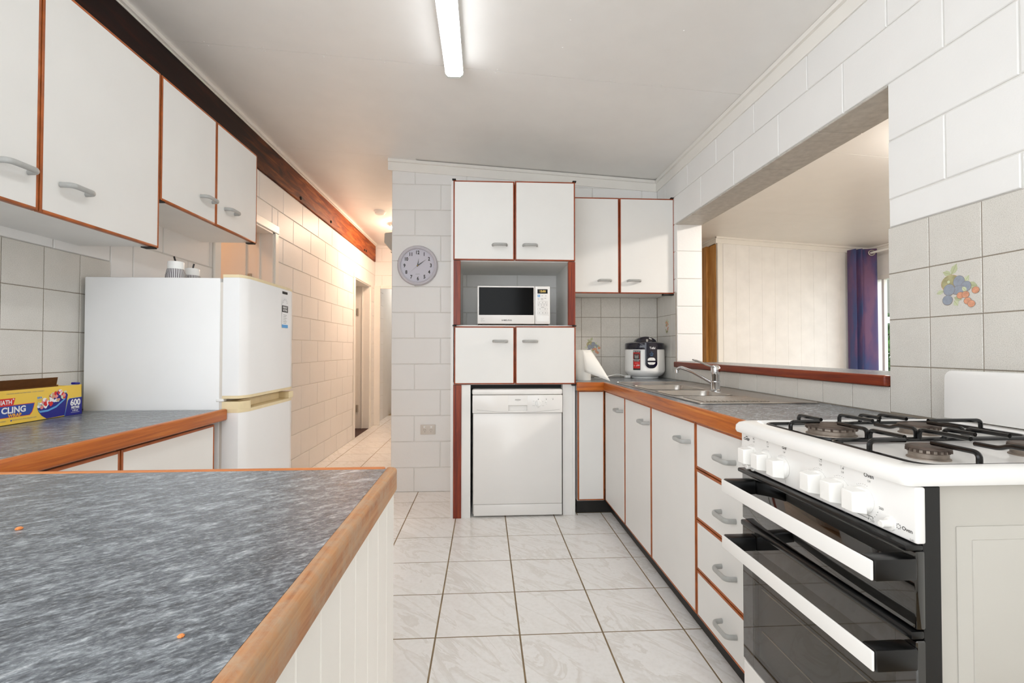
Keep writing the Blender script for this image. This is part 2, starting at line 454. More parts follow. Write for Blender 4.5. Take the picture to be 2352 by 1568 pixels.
# floor: slab of brown grout, every marble tile a part
floor = S('floor', MB().box(XL-1.6, XR+3.4, -1.6, 9.6, -.12, 0), M['fgrout'])
g = .0064
for i in range(-6, 5):
    for j in range(-22, 9):
        x0, x1 = -.1855+i*T, -.1855+(i+1)*T; y1, y0 = 2.8069-j*T, 2.8069-(j+1)*T
        rs = [(max(x0, XL), min(x1, 1.38), y0, y1)]
        if rs[0][1]-rs[0][0] < .03 or y1 < -.3: continue
        if y0 > 7.75: continue
        for h in ((-.72, 3, YB, 12), (.86, 3, -2, 3.17), (.62, 3, 3.17, YB)): rs = [r for q in rs for r in cut([q], h)]
        rs = [r for r in rs if (r[1] < .95 and r[2] < 3.75) or r[1] < -.4]
        for (a, b, c, d) in rs:
            if b-a < .03 or d-c < .03: continue
            key = ('ft', round(b-a, 3), round(d-c, 3)); ctr = ((a+b)/2, (c+d)/2, .0006)
            if key in _cache: share('tile', _cache[key], ctr, floor)
            else:
                t = MB(); e = .0006
                t.loft([[(a+g/2, c+g/2, 0), (b-g/2, c+g/2, 0), (b-g/2, d-g/2, 0), (a+g/2, d-g/2, 0)],
                        [(a+g/2, c+g/2, .0012-e), (b-g/2, c+g/2, .0012-e), (b-g/2, d-g/2, .0012-e), (a+g/2, d-g/2, .0012-e)],
                        [(a+g/2+e, c+g/2+e, .0012), (b-g/2-e, c+g/2+e, .0012), (b-g/2-e, d-g/2-e, .0012), (a+g/2+e, d-g/2-e, .0012)]])
                _cache[key] = obj('tile', t, M['marble'], floor, 20)

# ceiling: one raking slab, lining sheets as parts with open joints and nail heads
def rake(mb, x0, x1, y0, y1, drop0, drop1):
    return mb.hexa([(x0, y0, ceil_z(x0)-drop1), (x1, y0, ceil_z(x1)-drop1), (x1, y1, ceil_z(x1)-drop1), (x0, y1, ceil_z(x0)-drop1),
                    (x0, y0, ceil_z(x0)-drop0), (x1, y0, ceil_z(x1)-drop0), (x1, y1, ceil_z(x1)-drop0), (x0, y1, ceil_z(x0)-drop0)])
ceiling = S('ceiling', rake(MB(), XL-1.6, 4.75, -.9, 9.6, -.12, -.006), M['ceil'])
ys = [-.9, .01, 1.21, 2.41, 3.64, 4.81, 6.01, 7.2, 9.6]
for a, b in zip(ys, ys[1:]):
    obj('ceiling_sheet', rake(MB(), XL, XR if a < 3.6 else -.53, a+.0012, b-.0012, -.008, 0), M['ceil'], ceiling)
for a, b in zip([.4, 1.7, 2.96, 4.22], [1.7, 2.96, 4.22, 6.6]):
    obj('ceiling_sheet', rake(MB(), XR+.19, 4.5, a+.0012, b-.0012, -.008, 0), M['ceil'], ceiling)
nm = MB()
for ys_ in (2.395, 2.425):
    for k in range(9): nm.lathe([(.0045, 0), (.002, -.0022)], (-1.38+k*.29+random.uniform(-.02, .02), ys_, ceil_z(-1.38+k*.29)), n=6)
for (x, y) in ((.366, 1.987), (.363, 2.172), (.364, 2.608), (.862, 1.98), (-1.2, 1.98), (-.6, 3.0), (-1.1, 3.3)):
    nm.lathe([(.0045, 0), (.002, -.0022)], (x, y, ceil_z(x)), n=6)
nh = obj('nail_head', nm, M['ceil'], ceiling); nh['kind'] = 'stuff'

S('rear_sky_blocker', MB().box(.5, XR+.19, -1.05, -.9, 0, 2.6), M['wall'])  # unseen wall piece added to keep sky light off the stove side
# back wall with painted blocks, tiled splashback on its right half
wb = S('wall_back', MB().box(-.72, XR+.19, YB, YB+.19, 0, 2.72), M['joint'])
blocks(wb, 'y', YB, -1, -.72, XR, 0, 2.6, -.013, -.142, [(.605, 1.4, .0, 1.514)], top=lambda u: ceil_z(u)-.02)
gx = [.6075, .7666, .9231, 1.0796, 1.2361, XR-.009]
gz = [.884, 1.043, 1.1994, 1.3557, 1.512]
back_tiles = tiles(wb, 'y', YB, -1, gx, gz)
obj('grout_bed', MB().box(.606, XR, YB-.006, YB, .88, 1.512), M['grout'], wb)

# right wall: block piers, header over the servery opening, sill course
wr = MB().box(XR, XR+.19, -.9, 1.535, 0, 2.6).box(XR, XR+.19, 3.34, YB, 0, 2.6)
wr.box(XR, XR+.19, 1.535, 3.34, 0, .972).box(XR, XR+.19, 1.535, 3.34, 2.012, 2.6)
wr = S('wall_right', wr, M['joint'])
rt_ = lambda u: ceil_z(XR)-.02
blocks(wr, 'x', XR, -1, -.2, YB-.01, 1.41, 2.46, .012, .133, [(1.535, 3.34, 0, 2.012), (-.3, 1.535, 0, 1.5155), (3.34, 3.8, 0, 1.5155)])
blocks(wr, 'x', XR, -1, .3, 3.7, 2.412, 2.46, .012, .133, [], )
# reveals: blocks of the far pier seen inside the opening, and the header's underside
blocks(wr, 'y', 3.34, -1, XR, XR+.19, 1.012, 2.012, .012, XR-.005, [])
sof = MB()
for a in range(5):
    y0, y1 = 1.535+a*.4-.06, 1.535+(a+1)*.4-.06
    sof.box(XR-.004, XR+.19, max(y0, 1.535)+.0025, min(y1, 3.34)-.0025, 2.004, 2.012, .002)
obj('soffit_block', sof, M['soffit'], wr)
ru = [.44, .605, .7615, .918, 1.0745, 1.231, 1.3875, 1.535]
rz = [.8885, 1.045, 1.2015, 1.358, 1.5145]
right_tiles = tiles(wr, 'x', XR, -1, ru, rz)
ru2 = [1.535, 1.7005] + [1.7005+.1565*k for k in range(1, 11)] + [3.34]
tiles(wr, 'x', XR, -1, [u for u in ru2 if u <= 3.2661] + [3.34], [.8845, .974])
far_tiles = tiles(wr, 'x', XR, -1, [3.34, 3.4225, 3.579, YB-.009], [.884, 1.045, 1.2015, 1.358, 1.512])
obj('grout_bed', MB().box(XR-.006, XR, .43, 1.5345, .88, 1.514).box(XR-.006, XR, 1.5345, 3.34, .88, .974).box(XR-.006, XR, 3.3405, YB-.006, .88, 1.511), M['grout'], wr)

# left wall: tiled above the bench, block beyond, two doorways
D1, D2 = (2.93, 3.70), (5.93, 6.73)
wl = MB().box(XL-.19, XL, .93, D1[0], 0, 2.75).box(XL-.19, XL, D1[1], D2[0], 0, 2.75).box(XL-.19, XL, D2[1], 9.6, 0, 2.75)
wl.box(XL-.19, XL, D1[0], D1[1], 2.0, 2.75).box(XL-.19, XL, D2[0], D2[1], 2.0, 2.75)
wl = S('wall_left', wl, M['joint'])
blocks(wl, 'x', XL, 1, 1.2, 7.6, 0, 2.375, -.02, .05, [(D1[0]-.05, D1[1]+.05, 0, 2.05), (D2[0]-.05, D2[1]+.05, 0, 2.05), (1.0, 2.118, .0, 1.4745)])
tiles(wl, 'x', XL, 1, [1.05, 1.2, 1.353, 1.506, 1.659, 1.812, 1.965, 2.118], [.862, 1.013, 1.167, 1.321, 1.4745])
obj('grout_bed', MB().box(XL, XL+.006, 1.045, 2.117, .858, 1.4735), M['grout'], wl)

# hall: right-hand return, end wall with a cased opening, small room past it
S('wall_hall_right', MB().box(-.72, -.53, YB+.19, 9.6, 0, 2.75), M['wall'])
we = MB().box(XL, -1.555, 7.0, 7.12, 0, 2.75).box(-1.555, -.72, 7.0, 7.12, 2.0, 2.75).box(-.76, -.72, 7.0, 7.12, 0, 2.0)
we = S('wall_hall_end', we, M['joint'])
blocks(we, 'y', 7.0, -1, XL+.007, -.72, 2.0, 2.62, -.02, -1.5, [])
S('wall_far', MB().box(XL-1.6, XR+.2, 9.5, 9.6, 0, 2.75), M['wall'])
S('trim_1', MB().box(XL, -1.52, 6.975, 7.0, 0, 2.03, .004).box(-1.568, -1.545, 7.0, 7.13, 0, 2.0).box(-1.52, -.72, 6.985, 7.0, 1.985, 2.03, .004), M['gloss'])

# beam over the left wall and the cornices
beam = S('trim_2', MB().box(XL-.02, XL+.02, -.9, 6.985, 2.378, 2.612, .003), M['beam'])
bm_ = MB()
for (y, z) in ((4.163, 2.406), (4.963, 2.418), (6.327, 2.412), (6.417, 2.419), (2.9, 2.44)):
    bm_.lathe([(.016, 0), (.016, .004), (.009, .012), (0, .012)], (XL+.019, y, z), (1, 0, 0), n=8)
obj('bolt', bm_, M['rubber'], beam)
def cornice(name, pts, inward, hgt, d, mat=None):
    """two-step board cornice following the ceiling between two points on the wall line"""
    (x0, y0), (x1, y1) = pts; ix, iy = inward; mb = MB()
    pr_ = [(0, 0), (d+.014, 0), (d+.014, .022), (d, .024), (d, hgt), (0, hgt)]
    mb.loft([[(x0+ix*q, y0+iy*q, ceil_z(x0)-h) for q, h in pr_], [(x1+ix*q, y1+iy*q, ceil_z(x1)-h) for q, h in pr_]])
    return S(name, mb, mat or M['gloss'])
cornice('trim_3', ((-.7495, YB), (XR, YB)), (0, -1), .088, .014)
cornice('trim_4', ((XR, -.9), (XR, YB-.014)), (-1, 0), .088, .014)
cornice('trim_5', ((XL, -.9), (XL, 7.0)), (1, 0), .03, .024)
cornice('trim_6', ((-.72, YB+.0005), (-.72, 7.0)), (-1, 0), .088, .014)

# doorways in the left wall
def doorway(name, y0, y1, leaf, mat_leaf):
    fr = MB(); h = 1.975
    for (a, b) in ((y0, y0+.035), (y1-.035, y1)): fr.box(XL-.19, XL+.008, a, b, 0, h+.03, .002)
    fr.box(XL-.19, XL+.008, y0, y1, h, h+.03, .002)
    fr.box(XL, XL+.018, y0-.048, y0+.012, 0, h+.0125, .004).box(XL, XL+.018, y1-.012, y1+.048, 0, h+.0125, .004)
    fr.box(XL, XL+.019, y0-.05, y1+.05, h+.0125, h+.076, .004)
    fr.box(XL-.10, XL-.085, y0+.03, y0+.045, 0, h).box(XL-.10, XL-.085, y1-.047, y1-.033, 0, h)
    d = S(name, fr, M['gloss'])
    ang = math.radians(leaf); hy, hx = y1-.05, XL-.15
    L_ = y1-y0-.08; t = .036
    u = Vector((-math.sin(ang), -math.cos(ang), 0)); v = Vector((-math.cos(ang), math.sin(ang), 0))
    o = Vector((hx-.035, hy, 0)); lf = MB()
    lf.hexa([o+Vector((0, 0, .012)), o+u*L_+Vector((0, 0, .012)), o+u*L_+v*t+Vector((0, 0, .012)), o+v*t+Vector((0, 0, .012)),
             o+Vector((0, 0, h-.005)), o+u*L_+Vector((0, 0, h-.005)), o+u*L_+v*t+Vector((0, 0, h-.005)), o+v*t+Vector((0, 0, h-.005))])
    obj('door_leaf', lf, mat_leaf, d)
    for z in (.28, 1.62):
        hg = MB().box(hx-.020, hx+.012, hy+.002, hy+.006, z-.05, z+.05, .001)
        hg.lathe([(.006, 0), (.006, .1)], (hx-.002, hy+.003, z-.05), n=8)
        obj('hinge', hg, M['hinge'], d)
    return d
doorway('door_1', D1[0], D1[1], 86, M['gloss'])
doorway('door_2', D2[0], D2[1], 62, M['gloss'])
obj('threshold', MB().box(XL-.30, XL-.002, D2[0]+.035, D2[1]-.035, 0, .004), M['darkwood'], bpy.data.objects['door_2'])
# the rooms behind the two doorways
S('wall_bedroom', MB().box(XL-1.6, XL-1.5, 1.9, 7.6, 0, 2.75).box(XL-1.5, XL-.19, 1.9, 2.0, 0, 2.75).box(XL-1.5, XL-.19, 4.6, 4.7, 0, 2.75), M['bedwall'])
S('wall_store', MB().box(XL-1.5, XL-.19, 7.5, 7.6, 0, 2.75), M['bedwall'])

# living room seen through the servery
S('wall_living_back', MB().box(2.64, 4.55, 5.2, 5.3, 0, 2.6), M['plaster'])
lp = bpy.data.objects['wall_living_back']
for k in range(12):
    obj('panel', MB().box(2.70+k*.152, 2.70+(k+1)*.152-.0006, 5.194, 5.2, 0, 2.34-.061*(k*.152), .0012), M['plaster'], lp)
obj('corner_bead', MB().box(2.634, 2.69, 5.188, 5.2, 0, 2.32, .003), M['gloss'], lp)
S('wall_living_left', MB().box(2.64, 2.72, 5.3, 6.6, 0, 2.6), M['plaster'])
S('wall_living_far', MB().box(XR, 2.75, 6.6, 6.7, 0, 2.7), M['plaster'])
S('wall_living_side', MB().box(XR+.0, XR+.19, YB+.19, 6.6, 0, 2.6), M['plaster'])
S('wall_living_near', MB().box(XR+.19, 4.55, .3, .4, 0, 2.6), M['plaster'])
def corn2(name, x0, y0, x1, y1, ix, iy):
    mb = MB(); pr_ = [(0, 0), (.03, 0), (.03, .018), (.012, .02), (.012, .07), (0, .07)]
    mb.loft([[(x0+ix*q, y0+iy*q, ceil_z(x0)-h) for q, h in pr_], [(x1+ix*q, y1+iy*q, ceil_z(x1)-h) for q, h in pr_]])
    S(name, mb, M['gloss'])
corn2('trim_7', 2.61, 5.194, 4.43, 5.194, 0, -1)
corn2('trim_8', 2.64, 5.18, 2.64, 6.6, -1, 0)
corn2('trim_9', 4.43, .4, 4.43, 5.2, -1, 0)
tm = S('door_3', MB().box(2.628, 2.64, 5.235, 5.40, 0, 2.315, .002), M['oak'])
obj('door_leaf', MB().box(2.60, 2.64, 5.402, 6.15, .01, 2.312, .003), M['oak'], tm)
obj('bolt', MB().box(2.59, 2.60, 5.51, 5.57, 1.955, 2.04, .003).box(2.575, 2.6, 5.50, 5.575, 1.925, 1.95, .003), M['steel'], tm)
wx = 4.43
wl2 = MB().box(wx, wx+.12, .3, 3.3, 0, 2.5).box(wx, wx+.12, 5.17, 5.3, 0, 2.5).box(wx, wx+.12, 3.3, 5.17, 1.93, 2.5).box(wx, wx+.12, 3.3, 5.17, 0, .1)
S('wall_living_right', wl2, M['plaster'])
w1 = S('window_1', MB().box(wx-.01, wx+.1, 3.3, 5.17, 1.885, 1.93, .003).box(wx-.01, wx+.1, 3.3, 5.17, .1, .14, .003)
       .box(wx-.01, wx+.1, 5.125, 5.17, .1, 1.93, .003).box(wx-.01, wx+.1, 3.3, 3.345, .1, 1.93, .003), M['gloss'])
obj('mullion', MB().box(wx+.01, wx+.05, 5.003, 5.037, .14, 1.885, .002).box(wx+.03, wx+.07, 4.2, 4.24, .14, 1.885, .002), M['gloss'], w1)
obj('pane', MB().box(wx+.028, wx+.033, 4.24, 5.003, .14, 1.885), M['window_glass'], w1)
obj('pane', MB().box(wx+.048, wx+.053, 5.037, 5.125, .14, 1.885), M['window_glass'], w1)

# ================================================================ LAMPS
t = thing('ceiling_light', 'long fluorescent batten with a lit white diffuser on the kitchen ceiling', 'light', (-.155, 1.8, ceil_z(-.155)))
fx0, fx1, fy0, fy1 = -.200, -.110, .95, 2.385
obj('base_tray', MB().box(fx0-.001, fx1+.001, fy0, fy1-.002, 2.5005, 2.5455, .002), M['white'], t)
pr = [(fx0, 2.513), (fx0+.003, 2.49), (fx0+.016, 2.474), (fx1-.016, 2.474), (fx1-.003, 2.487), (fx1, 2.500)]
obj('diffuser', MB().loft([[(x, y, z) for x, z in pr] for y in (fy0+.02, fy1-.014)]), M['tube'], t)
obj('end_cap', MB().loft([[(x+(.002 if x > -.155 else -.002), y, z-.002 if z < 2.5 else z) for x, z in pr] for y in (fy1-.016, fy1)]), M['tubeend'], t)
obj('end_cap', MB().loft([[(x, y, z) for x, z in pr] for y in (fy0, fy0+.02)]), M['tubeend'], t)
def oyster(x, y, r, mat, label):
    z = ceil_z(x)
    t = thing('ceiling_lamp', label, 'light', (x, y, z))
    obj('base_ring', MB().lathe([(r+.012, .012), (r+.012, -.022), (r, -.026)], (x, y, z-.003), n=28), M['white'], t)
    obj('shade', MB().lathe([(r, -.02), (r*.95, -.05), (r*.75, -.078), (r*.4, -.092), (0, -.096)], (x, y, z), n=28, cap0=False), mat, t)
oyster(-.97, 5.75, .15, M['hall'], 'glowing round oyster lamp on the hall ceiling, round the corner from the clock')
oyster(2.80, 2.42, .17, M['living'], 'glowing round oyster lamp on the living room ceiling past the servery')
oyster(-1.15, 8.4, .15, M['far'], 'glowing round oyster lamp in the room past the hall end opening')
oyster(XL-.75, 3.0, .14, M['bed'], 'glowing round oyster lamp in the room behind the first hall doorway')

t = thing('smoke_detector', 'small round white smoke detector on the hall ceiling', 'detector', (-1.137, 5.19, ceil_z(-1.137)))
z = ceil_z(-1.137)
obj('base', MB().lathe([(.062, .004), (.062, -.016), (.058, -.018)], (-1.137, 5.19, z), n=24), M['white'], t)
obj('cover', MB().lathe([(.054, -.018), (.05, -.034), (.034, -.044), (0, -.046)], (-1.137, 5.19, z), n=24, cap0=False), M['white'], t)
t = thing('air_conditioner', 'end of a white wall air conditioner high in the hall, past the clock wall', 'air conditioner', (-.82, 4.8, 2.0))
prof = [(-.72, 2.20), (-.925, 2.18), (-.93, 2.09), (-.87, 2.02), (-.80, 1.97), (-.72, 1.95)]
obj('casing', MB().prism([(x, 4.42, z) for x, z in prof], (0, .8, 0), bev=.006), M['enamelw'], t)
obj('outlet_flap', MB().prism([(-.872, 4.45, 2.014), (-.80, 4.45, 1.964), (-.803, 4.45, 1.958), (-.876, 4.45, 2.008)], (0, .74, 0)), M['oveninside'], t)

# ================================================================ CUPBOARDS
_handle = {}
def bow_handle(parent, c, run, outv, L_=.108, proj=.034):
    """grey bow handle: run = direction along the bar, outv = away from the door"""
    c = Vector(c); r = Vector(run); o = Vector(outv); key = (tuple(run), tuple(outv))
    if key in _handle: return share('handle', _handle[key][0], c + _handle[key][1], parent)
    h = L_/2 - .007
    path = bend([c - r*h, c - r*(h-.004) + o*proj, c + r*(h-.004) + o*proj, c + r*h], .022, 6)
    m = MB().tube(path, .0058, .0088, 12, flat=(0, 0, 1))
    ob = obj('handle', m, M['handle'], parent, 50)
    _handle[key] = (ob, wpos(ob) - c); return ob

def front(name, parent, axis, pos, out, u0, u1, z0, z1, th=.018, lip=.0095, hpos=None, lipmat=None):
    """a white door or drawer front with timber lipping round its edge; pos = its outer face"""
    def bx(mb, a, b, c, d, p0, p1, bev=0, seg=1):
        if axis == 'x': return mb.box(min(p0, p1), max(p0, p1), a, b, c, d, bev, seg)
        return mb.box(a, b, min(p0, p1), max(p0, p1), c, d, bev, seg)
    inn = pos - out*th
    d = obj(name, bx(MB(), u0+lip-.001, u1-lip+.001, z0+lip-.001, z1-lip+.001, inn, pos-out*.0006), M['door'], parent)
    e = MB()
    bx(e, u0, u0+lip, z0, z1, inn, pos, .0022, 2); bx(e, u1-lip, u1, z0, z1, inn, pos, .0022, 2)
    bx(e, u0+lip, u1-lip, z0, z0+lip, inn, pos, .0022, 2); bx(e, u0+lip, u1-lip, z1-lip, z1, inn, pos, .0022, 2)
    obj('lipping', e, lipmat or M['lip'], d)
    if hpos:
        u, z = hpos
        c = (pos, u, z) if axis == 'x' else (u, pos, z)
        bow_handle(d, c, (0, 1, 0) if axis == 'x' else (1, 0, 0), (out, 0, 0) if axis == 'x' else (0, out, 0))
    return d

# --- left wall cupboards (doors face the room, +x)
def left_cab(label, y0, y1, z0, z1, doors):
    t = thing('wall_cupboard', label, 'cupboard', (XL+.15, (y0+y1)/2, z0), 'cupboards on the left wall')
    b = MB(); f = -1.321
    b.box(XL+.002, f, y0, y0+.016, z0, z1).box(XL+.002, f, y1-.016, y1, z0, z1).box(XL+.002, f, y0+.016, y1-.016, z0, z0+.016)
    b.box(XL+.002, f, y0+.016, y1-.016, z1-.016, z1).box(XL+.002, XL+.008, y0+.016, y1-.016, z0+.016, z1-.016)
    b.box(XL+.05, f-.02, doors[0][1]-.008, doors[0][1]+.008, z0+.016, z1-.016)
    obj('carcass', b, M['carc'], t)
    for (a, c, h) in doors:
        front('door', t, 'x', -1.30, 1, a+.0015, c-.0015, z0-.006, z1+.004, hpos=h)
    for yy in (y0+.02, y1-.02): obj('hinge', MB().box(-1.345, -1.303, yy-.018, yy+.014, z0-.011, z0-.0065, .001), M['rubber'], t)
    return t
left_cab('long white wall cupboard above the yellow box, with orange timber edges', .945, 1.963, 1.51, 2.204,
         [(.945, 1.453, (1.372, 1.606)), (1.453, 1.963, (1.567, 1.606))])
left_cab('short white wall cupboard above the fridge, with orange timber edges', 1.967, 2.772, 1.708, 2.204,
         [(1.967, 2.361, (2.281, 1.803)), (2.361, 2.770, (2.483, 1.803))])

# --- tall unit round the microwave and dishwasher (faces the camera, -y)
YF = 3.111
t = thing('tall_cupboard', 'tall white unit on the back wall housing the microwave and dishwasher', 'cupboard', (.2, 3.4, 0))
b = MB()
b.box(-.221, -.204, YF+.012, YB-.008, 0, 2.222).box(.587, .604, YF+.02, YB-.009, .0, 2.215)
b.box(-.204, .587, YF+.02, YB-.009, 2.2, 2.215).box(-.204, .587, YF+.02, YB-.009, 1.683, 1.70).box(-.204, .587, YF+.02, YB-.009, 1.245, 1.261)
b.box(-.204, .587, YF+.02, YB-.009, .868, .884)
b.box(-.185, -.168, YF+.02, YB-.009, 1.261, 1.683).box(.565, .582, YF+.02, YB-.009, 1.261, 1.683)
b.box(-.150, -.091, YF+.006, YF+.022, 0, .868).box(-.107, -.091, YF+.022, YB-.02, 0, .868)
b.box(.523, .605, YF+.03, YF+.046, 0, .868).box(.523, .539, YF+.046, YB-.02, 0, .868)
obj('carcass', b, M['carc'], t)
obj('gap_shade', MB().box(-.09, .522, YF+.10, YF+.11, .838, .8675), M['dark'], t)  # black sheet standing in for the shade in the gap above the dishwasher
for (x0, x1, z0, z1) in ((-.203, -.150, 0, .868), (-.203, -.158, 1.262, 1.684), (.555, .603, 1.262, 1.684)):
    p = obj('post', MB().box(x0, x1, YF-.003, YF+.02, z0, z1, .002), M['post'], t)
for (x0, x1, z0, z1, hx, hz) in ((-.205, .1965, 1.688, 2.213, .099, 1.788), (.2005, .602, 1.688, 2.216, .300, 1.788),
                                 (-.199, .1985, .872, 1.252, .103, 1.155), (.2025, .604, .871, 1.254, .301, 1.155)):
    front('door', t, 'y', YF-.004, -1, x0, x1, z0, z1, hpos=(hx, hz), lipmat=M['lipred'])
for (x, z) in ((-.201, 2.219), (.598, 2.221), (.597, 1.257), (-.197, 1.257), (.590, .865)):
    obj('hinge', MB().box(x-.012, x+.012, YF-.008, YF+.02, z-.004, z+.004, .001), M['rubber'], t)

# --- wall cupboard over the rice cooker
t = thing('wall_cupboard', 'white wall cupboard on the back wall above the rice cooker and paper towel', 'cupboard', (.98, 3.5, 1.51))
b = MB().box(.606, 1.386, 3.392, YB-.009, 1.513, 1.527).box(.606, 1.386, 3.392, YB-.009, 2.186, 2.2).box(.606, .62, 3.392, YB-.009, 1.527, 2.186)
b.box(1.372, 1.386, 3.392, YB-.009, 1.527, 2.186).box(.62, 1.372, YB-.016, YB-.009, 1.527, 2.186)
obj('carcass', b, M['carc'], t)
front('door', t, 'y', 3.37, -1, .609, .976, 1.507, 2.203, hpos=(.868, 1.598), lipmat=M['lipred'])
front('door', t, 'y', 3.37, -1, .980, 1.385, 1.507, 2.203, hpos=(1.083, 1.598), lipmat=M['lipred'])
obj('hinge', MB().box(1.36, 1.384, 3.366, 3.39, 2.205, 2.213, .001), M['rubber'], t)
obj('hinge', MB().box(1.30, 1.384, 3.366, 3.40, 1.496, 1.5065, .001), M['rubber'], t)

# --- base cupboards under the right worktop
t = thing('base_cupboard', 'narrow white corner cupboard between the dishwasher and the sink doors', 'cupboard', (.71, 3.3, 0))
obj('carcass', MB().box(.62, .80, 3.146, 3.69, .09, .8285), M['carc'], t)
obj('kickboard', MB().box(.62, .858, 3.172, 3.19, .0035, .09), M['toe'], t)
front('door', t, 'y', 3.124, -1, .621, .801, .098, .826)
t = thing('base_cupboard', 'white three-door base cupboard under the sink', 'cupboard', (1.1, 2.4, 0))
b = MB().box(.823, 1.37, 1.772, 1.788, .09, .8285).box(.823, 1.37, 3.10, 3.116, .09, .8285).box(.823, 1.37, 1.788, 3.10, .09, .106).box(.823, .84, 2.236, 2.256, .106, .8285).box(.823, .84, 2.664, 2.684, .106, .8285)
obj('carcass', b, M['carc'], t)
obj('kickboard', MB().box(.855, .87, 1.77, 3.172, .0035, .09), M['toe'], t)
for (a, c, h) in ((2.676, 3.118, 2.757), (2.248, 2.672, 2.316), (1.766, 2.244, 1.857)):
    front('door', t, 'x', .803, -1, a+.0005, c-.0005, .098, .826, hpos=(h, .741))
t = thing('drawer_unit', 'white four-drawer unit with orange timber edges beside the stove', 'drawers', (1.1, 1.53, 0))
obj('carcass', MB().box(.823, 1.37, 1.33, 1.346, .09, .8285).box(.823, 1.37, 1.752, 1.764, .09, .8285).box(.823, 1.37, 1.346, 1.752, .09, .106).box(1.3, 1.37, 1.346, 1.752, .106, .8285), M['carc'], t)
obj('kickboard', MB().box(.855, .87, 1.33, 1.77, .0035, .09), M['toe'], t)
for (a, c, h) in ((.653, .826, .738), (.461, .649, .551), (.273, .457, .367), (.098, .269, .184)):
    front('drawer', t, 'x', .803, -1, 1.33, 1.760, a, c, hpos=(1.523, h))

# --- base cupboard under the left worktop
t = thing('base_cupboard', 'white base cupboard under the left worktop beside the fridge', 'cupboard', (-1.35, 1.4, 0))
obj('carcass', MB().box(XL+.02, -1.081, .98, 1.93, .09, .815), M['carc'], t)
obj('kickboard', MB().box(XL+.02, -1.13, .98, 1.925, .0035, .09), M['toe'], t)
front('door', t, 'x', -1.06, 1, .985, 1.4485, .1, .806)
front('door', t, 'x', -1.06, 1, 1.4525, 1.931, .1, .806)

# --- peninsula: boarded end panel below the near worktop
t = thing('peninsula_base', 'peninsula base clad in white grooved boards under the near worktop', 'cupboard', (-.6, .5, 0))
obj('carcass', MB().box(-1.0, -.195, -.1, .97, .0035, .812), M['carc'], t)
yb = .984
for k in range(15):
    obj('board', MB().box(-.195, -.184, yb-(k+1)*.0722+.0012, yb-k*.0722-.0012, .004, .813, .0018), M['gloss'], t)

# ================================================================ WORKTOPS
def top_edge(mb, x0, x1, y0, y1, z0, z1): return mb.box(x0, x1, y0, y1, z0, z1, .006, 3)
t = thing('worktop', 'dark slate laminate worktop with orange timber edge on the left, under the yellow box', 'worktop', (-1.33, 1.5, .82))
obj('slab', MB().box(XL+.002, -1.052, .99, 1.945, .82, .8605), M['lam'], t)
obj('timber_edge', top_edge(MB(), -1.0525, -1.03, 1.0, 1.966, .817, .862), M['edge'], t)
t = thing('worktop', 'dark slate laminate peninsula worktop nearest the camera, with worn timber edge', 'worktop', (-.6, .5, .82))
obj('slab', MB().box(XL+.002, -.1960, -.15, .9630, .82, .8616), M['lam'], t)
e = MB(); cc = .022
pl = [(-.2005, -.15), (-.176, -.15), (-.176, .975), (-.186, .985), (-.2005, .985)]
obj('timber_edge', MB().prism([(-.2, -.15, .814), (-.176, -.15, .814), (-.176, .976, .814), (-.185, .985, .814), (-.2, .985, .814)], (0, 0, .048), bev=.007, seg=3), M['worn'], t)
obj('timber_edge', MB().prism([(-1.029, .961, .814), (-.2005, .961, .814), (-.2005, .985, .814), (-1.029, .985, .814)], (0, 0, .048), bev=.004, seg=2), M['wornx'], t)

t = thing('worktop', 'dark slate laminate worktop with orange timber edge round the sink and stove side', 'worktop', (1.1, 2.4, .84))
zt, zb_ = .883, .829
sl = MB().box(.607, .86, 3.10, YB-.009, zb_, zt).box(.86, XR-.009, 3.05, YB-.009, zb_, zt).box(.805, .866, 1.30, 3.10, zb_, zt)
sl.box(1.335, XR-.009, 1.30, 3.05, zb_, zt).box(.866, 1.335, 1.30, 1.845, zb_, zt)
obj('slab', sl, M['lam'], t)
obj('timber_edge', top_edge(MB(), .784, .8055, 1.297, 3.08, .829, .8845), M['edge'], t)
obj('timber_edge', top_edge(MB(), .606, .800, 3.08, 3.1015, .829, .8845), M['edgex'], t)

t = thing('servery_sill', 'long sill with red timber front edge along the servery opening', 'sill', (1.5, 2.4, .975))
obj('top', MB().box(XR, 1.74, 1.537, 3.338, .975, 1.009), M['lam'], t)
obj('timber_edge', top_edge(MB(), 1.36, XR-.0005, 1.535, 3.335, .975, 1.013), M['sill'], t)

# ================================================================ FRIDGE
t = thing('fridge', 'white two-door fridge with aged cream door trims beside the left worktop', 'fridge', (-1.3, 2.2, 0))
fy0, fy1 = 1.968, 2.466
obj('body', MB().box(-1.585, -1.064, fy0, fy1, .03, 1.389, .004, 2), M['fridge'], t)
obj('gasket', MB().box(-1.0645, -1.053, fy0+.003, fy1-.003, .10, 1.372), M['socket'], t)
def door_plan(z, k=0.0):
    xb, xf = -1.0535, -.968
    return [(xb, fy0+k, z), (-.990, fy0+k, z), (-.982, fy0+.008+k, z), (-.974, fy0+.030, z), (xf, fy0+.044, z), (xf-.0005, fy1-.05, z), (xf-.006, fy1-.012-k, z), (-.985, fy1-k, z), (xb, fy1-k, z)]
def slab(z0, z1, k=0.0, kx=0.0):
    return MB().loft([door_plan(z0, k), door_plan(z1, k)])
d1 = obj('door', slab(.914, 1.391, .001), M['fridge'], t)
obj('trim', slab(1.3912, 1.403), M['cream'], d1)
obj('trim', slab(.902, .9138), M['cream'], d1)
d2 = obj('door', slab(.10, .845, .001), M['fridge'], t)
h = MB().loft([door_plan(.8452), door_plan(.858)])
